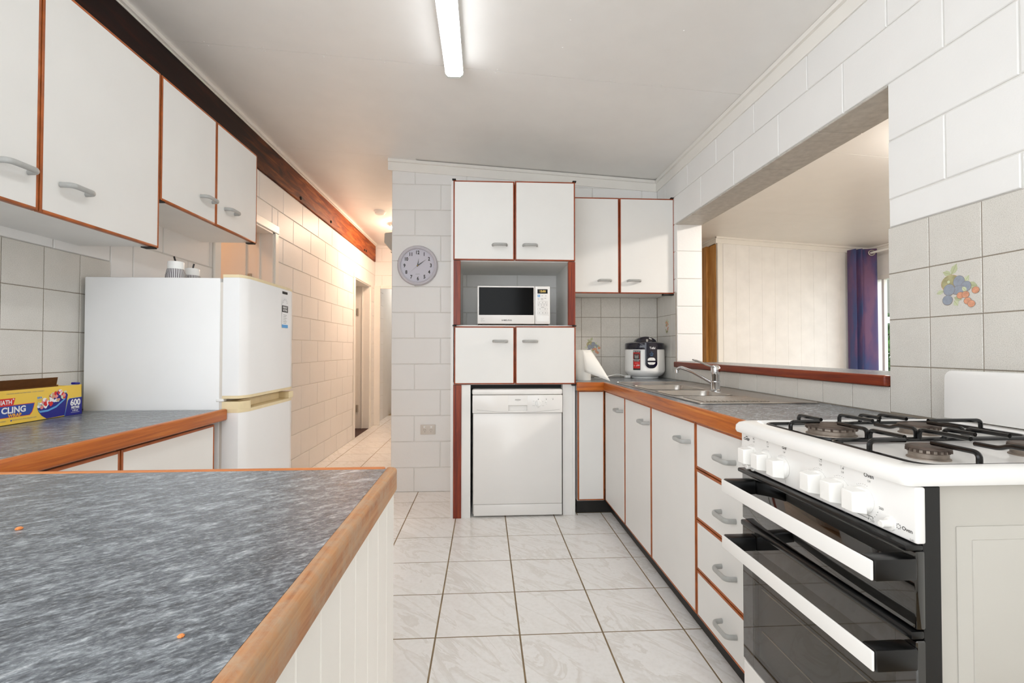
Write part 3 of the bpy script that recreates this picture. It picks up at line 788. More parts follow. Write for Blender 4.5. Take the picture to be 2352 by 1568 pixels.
h.loft([[(-1.0535, fy0, .8582), (-.990, fy0, .8582), (-.982, fy0+.008, .8582), (-.968, fy0+.044, .8582), (-.968, fy0+.058, .8582), (-1.0535, fy0+.058, .8582)],
        [(-1.0535, fy0, .890), (-.990, fy0, .890), (-.982, fy0+.008, .890), (-.968, fy0+.044, .890), (-.968, fy0+.058, .890), (-1.0535, fy0+.058, .890)]])
h.box(-1.0535, -.969, fy1-.05, fy1, .8582, .89, .002).box(-1.0535, -1.02, fy0+.058, fy1-.05, .8582, .89)
obj('handle', h, M['cream'], d2)
obj('hinge', MB().box(-1.075, -1.045, fy0-.004, fy0+.02, .8905, .9015, .002), M['white'], t)
F = Face((-.9675, 2.352, 1.280), (1, 0, 0))
st = MB()
pts = [(-.034, -.075), (.034, -.075), (.034, .035)] + [(.034*math.cos(a*math.pi/10), .035+.042*math.sin(a*math.pi/10)) for a in range(1, 10)] + [(-.034, .035)]
st.poly([F.p(u, v, .0006) for u, v in pts], 0)
st.poly([F.p(u, v, .0009) for u, v in ((-.034, .0), (.034, .0), (.034, .032), (-.034, .032))], 1)
st.poly([F.p(u, v, .0009) for u, v in ((-.034, -.075), (.034, -.075), (.034, -.060), (-.034, -.060))], 2)
st.poly([F.p(u, v, .0009) for u, v in ((-.030, .088), (.028, .088), (.028, .100), (-.030, .100))], 1)
text_into(st, F, 'ENERGY', 0, .0225, .0135, .0012, .0004, mi=0); text_into(st, F, 'RATING', 0, .0095, .0135, .0012, .0004, mi=0)
for k in range(6): st.poly([F.p(u, v, .001) for u, v in ((-.02, -.012-k*.008), (.02-.006*(k % 2), -.012-k*.008), (.02-.006*(k % 2), -.014-k*.008), (-.02, -.014-k*.008))], 3)
for k in range(7):
    a = math.radians(20+k*23); st.poly([F.p(r*math.cos(a+da), .038+r*math.sin(a+da), .001) for r, da in ((.02, -.04), (.029, -.04), (.029, .04), (.02, .04))], 3)
obj('energy_sticker', st, [M['pale_ink'], M['ink'], M['lblue'], M['grey_ink']], d1)

for (x, y, r, lean, lab) in ((-1.333, 2.12, .031, -.008, 'front white jar with striped sides and black spoon on the fridge'),
                             (-1.372, 2.30, .031, .008, 'rear white jar with striped sides and black spoon on the fridge')):
    t = thing('jar', lab, 'jar', (x, y, 1.3895), 'striped jars on the fridge')
    obj('jar_body', MB().lathe([(r*1.12, 0), (r*1.24, .004), (r*1.2, .03), (r*1.02, .058)], (x, y, 1.3895), n=44), M['white'], t)
    sp_ = MB()
    for k in range(34):
        a0, a1 = 2*math.pi*k/34, 2*math.pi*(k+.52)/34
        sp_.grid([[(x+q*math.cos(a), y+q*math.sin(a), 1.3895+h) for q, h in ((r*1.24+.0005, .006), (r*1.2+.0005, .03), (r*1.02+.0005, .0565))] for a in (a0, a1)])
    so_ = obj('stripe', sp_, M['jar'], t); so_['kind'] = 'stuff'
    obj('lid', MB().lathe([(r, .058), (r, .086), (r*.94, .089), (0, .090)], (x, y, 1.3895), n=28), M['white'], t)
    obj('spoon', MB().tube([(x+.002, y, 1.470), (x+lean*.6, y, 1.49), (x+lean, y, 1.502)], .0036, n=8), M['blackp'], t)

# ================================================================ CLING WRAP BOX
t = thing('wrap_box', 'open yellow cling wrap box with blue and red print on the left worktop', 'box', (-1.54, 1.66, .8608))
bx0, bx1, by0, by1, bz0, bz1 = -1.585, -1.50, 1.44, 1.857, .861, .970
w = .0015
b = MB().box(bx1-w, bx1, by0, by1, bz0, bz1).box(bx0, bx0+w, by0, by1, bz0, bz1).box(bx0, bx1, by0, by0+w, bz0, bz1).box(bx0, bx1, by1-w, by1, bz0, bz1-.004).box(bx0, bx1, by0, by1, bz0, bz0+w)
obj('carton', b, M['yellow'], t)
obj('inner_card', MB().box(bx0+w, bx0+w+.001, by0+w, by1-w, bz0+w, bz1-.001).box(bx1-w-.001, bx1-w, by0+w, by1-w, bz0+w, bz1-.0005), M['card'], t)
fl = MB().hexa([(bx0+.01, by0, bz1-.002), (bx0+.012, by0, bz1-.002), (bx0+.012, by1-.02, bz1-.002), (bx0+.01, by1-.02, bz1-.002),
               (bx0+.045, by0, bz1+.030), (bx0+.047, by0, bz1+.030), (bx0+.047, by1-.055, bz1+.030), (bx0+.045, by1-.055, bz1+.030)])
obj('lid_flap', fl, M['card'], t)
obj('wrap_roll', MB().lathe([(.032, 0), (.032, .40)], (-1.542, by0+.008, .905), (0, 1, 0), n=24), M['paper'], t)
obj('slide_cutter', MB().prism([(-1.512, 1.823, .972), (-1.496, 1.823, .972), (-1.496, 1.846, .971), (-1.512, 1.846, .971)], (0, 0, .008), bev=.002), M['dblue'], t)
F = Face((bx1, 1.66, .915), (1, 0, 0)); pm = MB()
MATS = [M['blue'], M['red'], M['pale_ink'], M['orange'], M['dblue'], M['grey_ink'], M['pink'], M['palegreen'], M['berry'], M['lblue']]
def P(pts, mi, w=.0004): pm.poly([F.p(u, v, w) for u, v in pts], mi)
def ell(u, v, a, b, mi, w, n=18, rot=0):
    c, s_ = math.cos(rot), math.sin(rot)
    P([(u+a*math.cos(k*2*math.pi/n)*c-b*math.sin(k*2*math.pi/n)*s_, v+a*math.cos(k*2*math.pi/n)*s_+b*math.sin(k*2*math.pi/n)*c) for k in range(n)], mi, w)
P([(-.19, .008), (.0125, .008), (.0095, -.006), (.004, -.022), (-.004, -.031), (-.19, -.031)], 1, .0003)
P([(-.19, .0065), (.0105, .0065), (.0075, -.006), (.002, -.021), (-.006, -.0295), (-.19, -.0295)], 0, .0005)
P([(-.19, .030), (-.054, .030), (-.059, .010), (-.063, .006), (-.19, .006)], 1, .0007)
text_into(pm, F, 'IATH', -.064, .0175, .0195, .001, .0005, sx=.84, align='RIGHT', mi=2)
text_into(pm, F, '*', -.060, .024, .012, .001, .0002, mi=2)
text_into(pm, F, 'CLING', -.018, -.0085, .027, .001, .0009, align='RIGHT', mi=2)
text_into(pm, F, 'WRAP', -.055, -.0255, .0145, .001, .0006, sx=1.05, mi=3)
text_into(pm, F, 'MICROWAVE AND FREEZER SAFE', -.022, -.0405, .0055, .0006, 0, mi=5)
text_into(pm, F, 'GUARANTEED', -.10, -.041, .0055, .0006, 0, mi=5)
ell(-.066, -.041, .0026, .0026, 0, .0006, 10)
text_into(pm, F, 'CAUTION: SHARP CUTTING EDGE - AVOID CONTACT', -.018, .044, .0052, .0006, 0, mi=5)
text_into(pm, F, 'BPA', .030, .0215, .0105, .0006, .0003, mi=9); P([(.022, .0135), (.04, .0145), (.04, .0135), (.022, .0125)], 5, .0005)
# bowl of salad: deep blue bowl, cut fruit pieces, number panel over its right side
P([(.022, -.014), (.026, -.004), (.04, .004), (.07, .012), (.10, .026), (.118, .032), (.132, .030), (.138, .022), (.135, .008), (.126, -.05), (.056, -.052), (.038, -.040), (.027, -.026)], 4, .0004)
random.seed(3)
for k in range(46):
    q = k/46; u = .030+.098*q+random.uniform(-.006, .006); base = -.020+.036*q; v = base+random.uniform(.0, .024+.012*math.sin(q*3))
    ell(u, v, random.uniform(.005, .0095), random.uniform(.0035, .007), random.choice([1, 6, 7, 8, 2, 1, 6, 7, 4, 2]), .0006+k*.00001, 9, random.uniform(0, 3))
P([(.022, -.016), (.03, -.0225), (.06, -.0215), (.09, -.012), (.126, .012), (.127, .0075), (.092, -.018), (.06, -.028), (.03, -.029)], 9, .0012)
P([(.1235, -.0535), (.197, -.0535), (.197, .0095), (.143, .008), (.1365, .002)], 9, .0013)
P([(.1250, -.0538), (.197, -.0538), (.197, .0085), (.144, .007), (.138, .001)], 4, .0014)
text_into(pm, F, '600', .168, -.009, .031, .0018, .0012, sx=.92, mi=2)
text_into(pm, F, 'METRES', .168, -.026, .0098, .0018, .0005, mi=2)
for v in (-.0315, -.0435): P([(.15, v), (.186, v), (.186, v-.0008), (.15, v-.0008)], 2, .0018)
text_into(pm, F, 'x 33 cm', .168, -.0375, .0072, .0018, .0003, mi=2)
obj('print', pm, MATS, t)

# ================================================================ MICROWAVE
my, mx0, mx1, mz0, mz1 = 3.128, -.047, .437, 1.270, 1.522
t = thing('microwave', 'white microwave with black door window in the tall cupboard niche', 'microwave', (.195, 3.3, 1.2615))
obj('casing', MB().box(mx0, mx1, my+.012, my+.37, mz0, mz1, .006, 2), M['enamelw'], t)
d = obj('door', MB().box(mx0, .3335, my, my+.013, mz0, mz1, .005, 2), M['enamel'], t)
obj('window', MB().box(-.037, .3265, my-.0012, my+.004, 1.329, 1.5125, .001), M['mwglass'], d)
pn = obj('control_panel', MB().box(.3355, mx1, my, my+.013, mz0, mz1, .005, 2), M['enamel'], t)
F = Face((.386, my, 1.40), (0, -1, 0)); tx = MB()
text_into(tx, F, 'SAMSUNG', -.239, -.106, .0125, .0006, .0002, sx=1.2, mi=0)
for k, s_ in enumerate(('Ceramic', 'Inside', 'Easy Clean')): text_into(tx, F, s_, -.410, -.094-k*.008, .006, .0006, 0, align='LEFT', mi=1)
obj('print', tx, [M['ink'], M['grey_ink']], d)
tp = MB()
tp.poly([F.p(u, v, .0006) for u, v in ((-.034, .073), (.034, .073), (.034, .102), (-.034, .102))], 0)
tp.poly([F.p(u, v, .0008) for u, v in ((-.033, .050), (-.017, .050), (-.017, .065), (-.033, .065))], 2)
text_into(tp, F, 'h', -.025, .0575, .011, .0010, .0002, mi=3)
for (u, v, n_) in ((-.002, .058, 5), (.022, .058, 4), (-.027, .040, 6), (-.004, .040, 8), (.018, .042, 6), (-.004, .032, 8), (-.027, .032, 5), (.0, -.018, 9)):
    tp.poly([F.p(a, b_, .0006) for a, b_ in ((u-n_*.0011, v-.0012), (u+n_*.0011, v-.0012), (u+n_*.0011, v+.0012), (u-n_*.0011, v+.0012))], 1)
text_into(tp, F, '12:03', 0, .0875, .019, .0010, .0, mi=4)
for v, h_, marks in ((.014, .014, (-.022, 0, .022)), (-.004, .014, (-.026, -.008, .01, .026)), (-.030, .014, (-.017, .017)), (-.056, .016, (-.021, 0, .021))):
    for a, b_, c, d_ in ((-.033, .033, v+h_/2, v+h_/2-.0008), (-.033, .033, v-h_/2, v-h_/2+.0008), (-.033, -.0322, v-h_/2, v+h_/2), (.0322, .033, v-h_/2, v+h_/2)):
        tp.poly([F.p(x, y, .0006) for x, y in ((a, c), (b_, c), (b_, d_), (a, d_))], 1)
    for m_ in marks: tp.poly([F.p(m_+x, v+y, .0007) for x, y in ((-.0025, -.002), (.0025, -.002), (.0025, .002), (-.0025, .002))], 1)
obj('keypad', tp, [M['black'], M['grey_ink'], M['lblue'], M['pale_ink'], M['screen']], pn)
bt = MB().box(.3455, .429, my-.0015, my+.003, 1.285, 1.322, .001)
obj('open_button', bt, M['white'], pn)
for (x, y) in ((-.03, my+.05), (.42, my+.05), (-.03, my+.33), (.42, my+.33)): obj('foot', MB().lathe([(.013, 0), (.013, .0085)], (x, y, 1.2615), n=12), M['rubber'], t)

# ================================================================ DISHWASHER
t = thing('dishwasher', 'white freestanding dishwasher under the tall cupboard', 'dishwasher', (.22, 3.4, .003))
dx0, dx1, dy = -.080, .516, 3.106
obj('cabinet', MB().box(dx0+.004, dx1-.004, dy+.03, dy+.56, .02, .798), M['enamelw'], t)
obj('worktop_lid', MB().box(dx0, dx1, dy+.004, dy+.57, .803, .838, .009, 3), M['enamel'], t)
obj('door', MB().box(dx0+.008, dx1-.004, dy+.004, dy+.03, .088, .682, .004, 2), M['enamel'], t)
ka = MB(); hx0, hx1 = .158, .280
ka.box(dx0+.002, hx0, dy-.006, dy+.03, .684, .801, .004, 2).box(hx1, dx1-.001, dy-.006, dy+.03, .684, .801, .004, 2)
ka.box(hx0-.005, hx1+.005, dy-.006, dy+.03, .733, .801, .003).box(hx0-.005, hx1+.005, dy-.006, dy+.03, .684, .697, .003).box(hx0-.005, hx1+.005, dy+.018, dy+.03, .695, .735)
cp = obj('control_panel', ka, M['enamel'], t)
ar = []
for k in range(25):
    q = k/24; ar.append([(dx0+.03+q*(dx1-dx0-.05), dy-.0066, z0_) for z0_ in (.7105-.022*math.sin(math.pi*(q*.9+.05))-.0012, .7105-.022*math.sin(math.pi*(q*.9+.05)))])
obj('curved_line', MB().grid(ar), M['grey_ink'], cp)
kn = MB().lathe([(.0215, 0), (.0205, .008), (.018, .010)], (.354, dy-.006, .747), (0, -1, 0), n=28).box(.348, .360, dy-.026, dy-.012, .730, .764, .003, 2)
obj('dial', kn, M['white'], cp)
F = Face((.219, dy-.006, .771), (0, -1, 0)); tx = MB()
text_into(tx, F, 'dishlex', 0, 0, .0135, .0008, .0002, mi=0, shear=.15)
text_into(tx, F, 'DX103', 0, -.008, .005, .0008, 0, mi=1)
F = Face((.354, dy-.006, .747), (0, -1, 0))
for u, v, s_ in ((0, .0295, 'off'), (-.03, .0145, 'rinse'), (.03, .0125, 'eco'), (-.031, -.0155, 'normal'), (.032, -.0155, 'quick'), (.002, -.0285, '65 C')): text_into(tx, F, s_, u, v, .0058, .0008, 0, mi=1)
for u, v in ((0, .025), (.053, .025), (.097, .025)): tx.poly([F.p(u+x, v+y, .0009) for x, y in ((-.002, -.002), (.002, -.002), (.002, .002), (-.002, .002))], 2)
text_into(tx, F, 'start', .053, .033, .005, .0008, 0, mi=1); text_into(tx, F, 'power', .097, .033, .005, .0008, 0, mi=1); text_into(tx, F, 'on', .055, -.006, .005, .0008, 0, mi=1)
text_into(tx, F, 'i', -.41, -.036, .004, .0008, 0, mi=1)
obj('print', tx, [M['grey_ink'], M['grey_ink'], M['ink']], cp)
obj('start_button', MB().lathe([(.0062, 0), (.0062, .003), (.005, .0038)], (.407, dy-.006, .756), (0, -1, 0), n=14), M['white'], cp)
obj('kick_panel', MB().box(dx0+.010, dx1-.003, dy+.006, dy+.03, .012, .086, .004, 2), M['enamel'], t)
for (x, y) in ((dx0+.04, dy+.05), (dx1-.04, dy+.05), (dx0+.04, dy+.5), (dx1-.04, dy+.5)): obj('foot', MB().lathe([(.016, 0), (.016, .017)], (x, y, .0032), n=10), M['rubber'], t)

# ================================================================ CLOCK AND SOCKET
cx, cz, cy = -.518, 1.750, YB-.006
t = thing('wall_clock', 'round pale lilac wall clock with black numerals on the painted block wall', 'clock', (cx, cy, cz))
obj('rim', MB().lathe([(.150, .0005), (.155, .008), (.155, .02), (.148, .032), (.138, .035), (.130, .030), (.1295, .012)], (cx, cy, cz), (0, -1, 0), n=64, cap1=False), M['clockrim'], t)
obj('dial', MB().lathe([(.1305, .010), (.1305, .012)], (cx, cy, cz), (0, -1, 0), n=64), M['dial'], t)
F = Face((cx, cy-.0122, cz), (0, -1, 0)); nm = MB()
for k in range(1, 13):
    a = math.radians(90-30*k+1.0); text_into(nm, F, str(k), .1015*math.cos(a),   .1015*math.sin(a), .038, .0006, .0013, sx=.80, mi=0)
for k in range(60):
    a = math.radians(6*k); r = .1225
    nm.poly([F.p(r*math.cos(a+da)+0, r*math.sin(a+da), .0006) if False else F.p((r+dr)*math.cos(a+da), (r+dr)*math.sin(a+da), .0006) for dr, da in ((-.001, -.006), (.0012, -.006), (.0012, .006), (-.001, .006))], 0)
text_into(nm, F, 'QUARTZ', 0, -.066, .008, .0006, .0001, mi=1)
obj('numerals', nm, [M['ink'], M['grey_ink']], t)
def hand(name, ang, L_, wd, w, back=.012, mat=M['black']):
    a = math.radians(ang); d = (math.sin(a), math.cos(a)); n_ = (d[1], -d[0])
    pts = [(-d[0]*back - n_[0]*wd*.4, -d[1]*back - n_[1]*wd*.4), (-d[0]*back + n_[0]*wd*.4, -d[1]*back + n_[1]*wd*.4), (n_[0]*wd, n_[1]*wd), (d[0]*L_, d[1]*L_), (-n_[0]*wd, -n_[1]*wd)]
    obj(name, MB().prism([F.p(u, v, w) for u, v in pts], F.n*.001), mat, t)
hand('hour_hand', 8, .058, .0042, .003, .008); hand('minute_hand', 54, .082, .0042, .0055, .010); hand('second_hand', 228, .080, .0007, .008, .02, M['grey_ink'])
obj('hub', MB().lathe([(.004, 0), (.004, .011), (.002, .012)], (cx, cy-.0122, cz), (0, -1, 0), n=14), M['brass'], t)

t = thing('power_socket', 'double power socket low on the painted block wall', 'socket', (-.4355, YB-.006, .48))
obj('plate', MB().box(-.493, -.378, YB-.015, YB-.0055, .443, .519, .003, 2), M['socket'], t)
for x in (-.463, -.410): obj('switch', MB().lathe([(.0072, 0), (.0066, .004), (0, .0048)], (x, YB-.015, .5015), (0, -1, 0), n=16), M['white'], t)
for x in (-.459, -.412):
    for dx, dz, rt_a in ((-.0065, .006, -.5), (.0065, .006, .5), (.0, -.0085, 0)):
        c_, s_ = math.cos(rt_a), math.sin(rt_a)
        obj('slot', MB().prism([(x+dx+a*c_-b_*s_, YB-.0151, .473+dz+a*s_+b_*c_) for a, b_ in ((-.0012, -.0035), (.0012, -.0035), (.0012, .0035), (-.0012, .0035))], (0, -.0003, 0)), M['ink'], t)

# ================================================================ SINK, TAP
t = thing('sink', 'stainless steel double sink with ribbed drainer set in the right worktop', 'sink', (1.1, 2.45, .8835))
sx0, sx1, sy0, sy1, sz = .857, 1.350, 1.835, 3.06, .8835
B1, B2 = (.885, 1.185, 2.475, 2.80), (.885, 1.165, 2.15, 2.42)
pl = MB(); th = .0022
def plate(x0, x1, y0, y1): pl.box(x0, x1, y0, y1, sz, sz+th)
plate(sx0, B1[0], sy0, sy1); plate(B1[1], sx1, sy0, sy1); plate(B1[0], B1[1], B1[3], sy1); plate(B1[0], B1[1], B2[3], B1[2]); plate(B1[0], B1[1], sy0, B2[2]); plate(B2[1], B1[1], B2[2], B2[3])
pl.tube(rr(sx0+.002, sx1-.002, sy0+.002, sy1-.002, sz+.0022, .02), .0032, n=6, flat=(0, 0, 1), closed=True)
obj('deck', pl, M['steel'], t)
for (x0, x1, y0, y1) in (B1, B2):
    rings = [rr(x0-.006, x1+.006, y0-.006, y1+.006, sz+.0035, .045), rr(x0, x1, y0, y1, sz+.0015, .04), rr(x0+.006, x1-.006, y0+.006, y1-.006, sz-.02, .04),
             rr(x0+.012, x1-.012, y0+.012, y1-.012, sz-.14, .05), rr(x0+.03, x1-.03, y0+.03, y1-.03, sz-.155, .05)]
    bo = obj('bowl', MB().loft(rings, cap0=False, cap1=True), M['steel'], t)
    obj('waste', MB().lathe([(.04, 0), (.038, .003), (.028, .003), (.026, .001), (0, .001)], ((x0+x1)/2, (y0+y1)/2, sz-.1552), n=20), M['chrome'], bo)
ri = MB()
for k in range(17):
    x = .905+k*.0165; ri.tube([(x, 1.885, sz+.002), (x, 1.90, sz+.0042), (x, 2.09, sz+.0042), (x, 2.105, sz+.002)], .0042, n=6)
r_ = obj('drainer_rib', ri, M['steel'], t); r_['kind'] = 'stuff'
sl_ = MB()
for (y0, y1) in ((1.9, 2.22), (2.56, 2.86)): sl_.box(1.285, 1.312, y0, y1, sz+.0015, sz+.0027, .001)
for (y0, y1) in ((2.86, 2.90), (2.92, 2.97)): sl_.box(.93, 1.2, y0, y1, sz+.0015, sz+.0026, .001)
g_ = obj('pressed_channel', sl_, M['steel'], t); g_['kind'] = 'stuff'

t = thing('tap', 'chrome mixer tap with long swivel spout behind the sink bowls', 'tap', (1.2, 2.395, .886))
tx_, ty_ = 1.2, 2.395
obj('tap_body', MB().lathe([(.026, 0), (.026, .006), (.0215, .010), (.0205, .078), (.0225, .082), (.022, .105)], (tx_, ty_, .8858), n=28), M['chrome'], t)
obj('collar', MB().lathe([(.0232, .044), (.0238, .048), (.0232, .052)], (tx_, ty_, .8858), n=28, cap0=False, cap1=False), M['chrome'], t)
sp = bend([(tx_-.006, ty_+.02, .925), (1.14, 2.52, .978), (1.105, 2.615, 1.001), (1.096, 2.64, .985), (1.096, 2.64, .976)], .05, 5)
obj('spout', MB().tube(sp, .0092, n=12).lathe([(.0115, 0), (.0115, .02)], (1.096, 2.64, .968), n=14), M['chrome'], t)
lv = MB().lathe([(.0225, 0), (.0235, .016), (.018, .026), (.008, .030)], (tx_, ty_, .9905), n=24)
lv.tube(bend([(tx_+.008, ty_-.012, 1.006), (1.182, 2.425, 1.014), (1.150, 2.50, 1.040), (1.140, 2.525, 1.046)], .03, 4), .0085, .0048, 10, flat=(0, 0, 1))
obj('lever', lv, M['chrome'], t)

# ================================================================ RICE COOKER
rcx, rcy, rz0 = 1.222, 3.548, .8832
t = thing('rice_cooker', 'white rice cooker with navy lid and red sticker in the worktop corner', 'rice cooker', (rcx, rcy, rz0))
obj('body', MB().lathe([(.096, 0), (.100, .004), (.101, .012), (.122, .022), (.141, .040), (.1485, .060), (.1475, .064), (.145, .21), (.143, .218)], (rcx, rcy, rz0), n=56), M['white'], t)
ld = obj('lid', MB().lathe([(.146, .2185), (.147, .222), (.147, .255), (.143, .264), (.135, .268), (.09, .276), (.0, .280)], (rcx, rcy, rz0), n=56), M['navy'], t)
ar = []
for k in range(21):
    a = math.pi*k/20; ar.append((rcx+.004+.086*math.cos(a), rz0+.258+.058*math.sin(a)))
inn = [(rcx+.008-.072, rz0+.262), (rcx+.008+.072, rz0+.262)]
hd = MB().prism([(x, rcy-.03, z) for x, z in ar], (0, .06, 0), bev=.006, seg=2)
obj('lid_handle', hd, M['navy'], ld)
obj('steam_vent', MB().box(rcx+.001, rcx+.016, rcy-.0345, rcy-.0295, rz0+.276, rz0+.296, .002), M['socket'], ld)
obj('release_button', MB().lathe([(.016, 0), (.014, .005), (0, .006)], (rcx+.036, rcy-.022, rz0+.3035), (.3, -.6, .72), n=20), M['white'], ld)
def cyl(a, z, r): return (rcx+r*math.cos(a), rcy+r*math.sin(a), rz0+z)
def patch(a0, a1, zt_, zb_of, r, mi=0, mb=None, n=16):
    mb = mb or MB(); rows = []
    for k in range(n+1):
        q = k/n; a = a0+(a1-a0)*q; zt1 = zt_(q) if callable(zt_) else zt_; zb1 = zb_of(q) if callable(zb_of) else zb_of
        rows.append([cyl(a, zb1, r), cyl(a, zt1, r)])
    return mb.grid(rows, mi)
pa = math.radians(-90); hw = .315
rnd_b = lambda q: .080 + .030*(abs(2*q-1)**3)
m_ = patch(pa-hw, pa+hw, .268, rnd_b, .1492)
pan = obj('control_panel', m_, M['navy'], t)
sc = patch(pa-hw*.72, pa+hw*.72, .206, .165, .1497)
obj('display', sc, M['navy'], pan)
b1_ = patch(pa-.19, pa+.19, lambda q: .158-.012*abs(2*q-1)**4, .136, .1512); obj('button', b1_, M['white'], pan)
b2_ = patch(pa-.19, pa+.19, .124, lambda q: .106+.012*abs(2*q-1)**4, .1512); obj('button', b2_, M['white'], pan)
F = Face((rcx, rcy-.1516, rz0), (0, -1, 0)); tx = MB()
text_into(tx, F, 'Tefal', .006, .228, .022, .0012, .0004, mi=0)
for u, v in ((0, .147), (0, .115)): text_into(tx, F, 'cook' if v > .13 else 'warm', u, v, .0065, .0006, 0, mi=1)
for k in range(3): text_into(tx, F, ('rice', 'porridge', 'steam')[k], 0, .198-k*.012, .008, .0002, 0, mi=2)
obj('print', tx, [M['pale_ink'], M['grey_ink'], M['lblue']], pan)
sa = math.radians(-131.5); hs = .19
sk = MB(); patch(sa-hs, sa+hs, .210, .066, .1502, 0, sk, 10); patch(sa-hs*.9, sa+hs*.9, .195, .078, .1506, 1, sk, 10); patch(sa-hs*.8, sa+hs*.8, .188, .128, .1509, 0, sk, 10)
Fs = Face((rcx+.1512*math.cos(sa), rcy+.1512*math.sin(sa), rz0), (math.cos(sa), math.sin(sa), 0))
text_into(sk, Fs, 'BUILT TO LAST', 0, .2015, .0088, .0002, .0004, sx=.85, mi=2)
text_into(sk, Fs, 'DURABLE NON-STICK', 0, .1425, .0068, .0002, .0003, sx=.8, mi=2); text_into(sk, Fs, 'RICE COOKER', 0, .1335, .0068, .0002, .0003, sx=.9, mi=2)
text_into(sk, Fs, '10+', .014, .101, .014, .0002, .0006, mi=2)
for u in (-.017, .0): sk.poly([Fs.p(u+.005*math.cos(a*math.pi/4), .098+.006*math.sin(a*math.pi/4), .0002) for a in range(8)], 3)
for v in (.118, .1135): sk.poly([Fs.p(a, b_, .0002) for a, b_ in ((-.014, v), (.014, v), (.014, v+.0015), (-.014, v+.0015))], 3)
sk.poly([Fs.p(.017*math.cos(a*math.pi/8), .178+.0055*math.sin(a*math.pi/8), .0003) for a in range(16)], 3)
sk.poly([Fs.p(.0155*math.cos(a*math.pi/8), .178+.0042*math.sin(a*math.pi/8), .0005) for a in range(16)], 0)
sk.poly([Fs.p(u, v, .0003) for u, v in ((-.016, .175), (.016, .175), (.015, .155), (.010, .152), (-.010, .152), (-.015, .155))], 4)
obj('sticker', sk, [M['ink'], M['red'], M['pale_ink'], M['pink'], M['grey_ink']], t)
cd = bend([(rcx-.14, rcy+.02, rz0+.012), (1.02, 3.57, rz0+.030), (.93, 3.50, rz0+.018), (.86, 3.45, rz0+.006), (.82, 3.50, rz0+.006)], .06, 6)
obj('cord', MB().tube(cd, .0035, n=8), M['white'], t)
obj('plug_inlet', MB().box(rcx-.155, rcx-.115, rcy-.02, rcy+.02, rz0+.001, rz0+.022, .004, 2), M['white'], t)

# ================================================================ PAPER TOWEL
px_, py_, pr_ = .705, 3.350, .0545
t = thing('paper_towel', 'paper towel roll with a loose hanging sheet beside the tall cupboard', 'paper towel', (px_, py_, .8832))
obj('roll', MB().lathe([(.02, 0), (pr_-.001, 0), (pr_, .002), (pr_, .212), (pr_-.002, .214), (.02, .214)], (px_, py_, .8832), n=40), M['paper'], t)
obj('core', MB().lathe([(.0205, -.0), (.0205, .2135)], (px_, py_, .8836), n=20, cap0=False, cap1=False), M['card'], t)
tip = Vector((.853, 3.165, .885)); rows = []
A0, A1 = Vector((.690, 3.2945, 1.0965)), Vector((.758, 3.340, 1.0975)); lowp = Vector((.700, 3.272, .945))
for i in range(9):
    q = i/8
    a = A0.lerp(lowp, q); a = a + Vector((0, -.012*math.sin(math.pi*q), 0)); b_ = A1.lerp(tip, q) + Vector((0, -.012*math.sin(math.pi*q), 0))
    if i == 8: b_ = tip
    rows.append([tuple(a.lerp(b_, j/6) + Vector((0, -.010*math.sin(math.pi*j/6)*q, 0))) for j in range(7)])
sh = MB().grid(rows)
so = obj('loose_sheet', sh, M['paper'], t)
md = so.modifiers.new('thickness', 'SOLIDIFY'); md.thickness = .0008
cdp = bend([(.625, 3.64, .96), (.64, 3.60, 1.13), (.68, 3.58, 1.125), (.70, 3.60, 1.05), (.70, 3.62, .89)], .04, 6)
tag(obj('cable', MB().tube(cdp, .003, n=8), M['white']), 'thin white cable looping up behind the paper towel roll', 'cable')

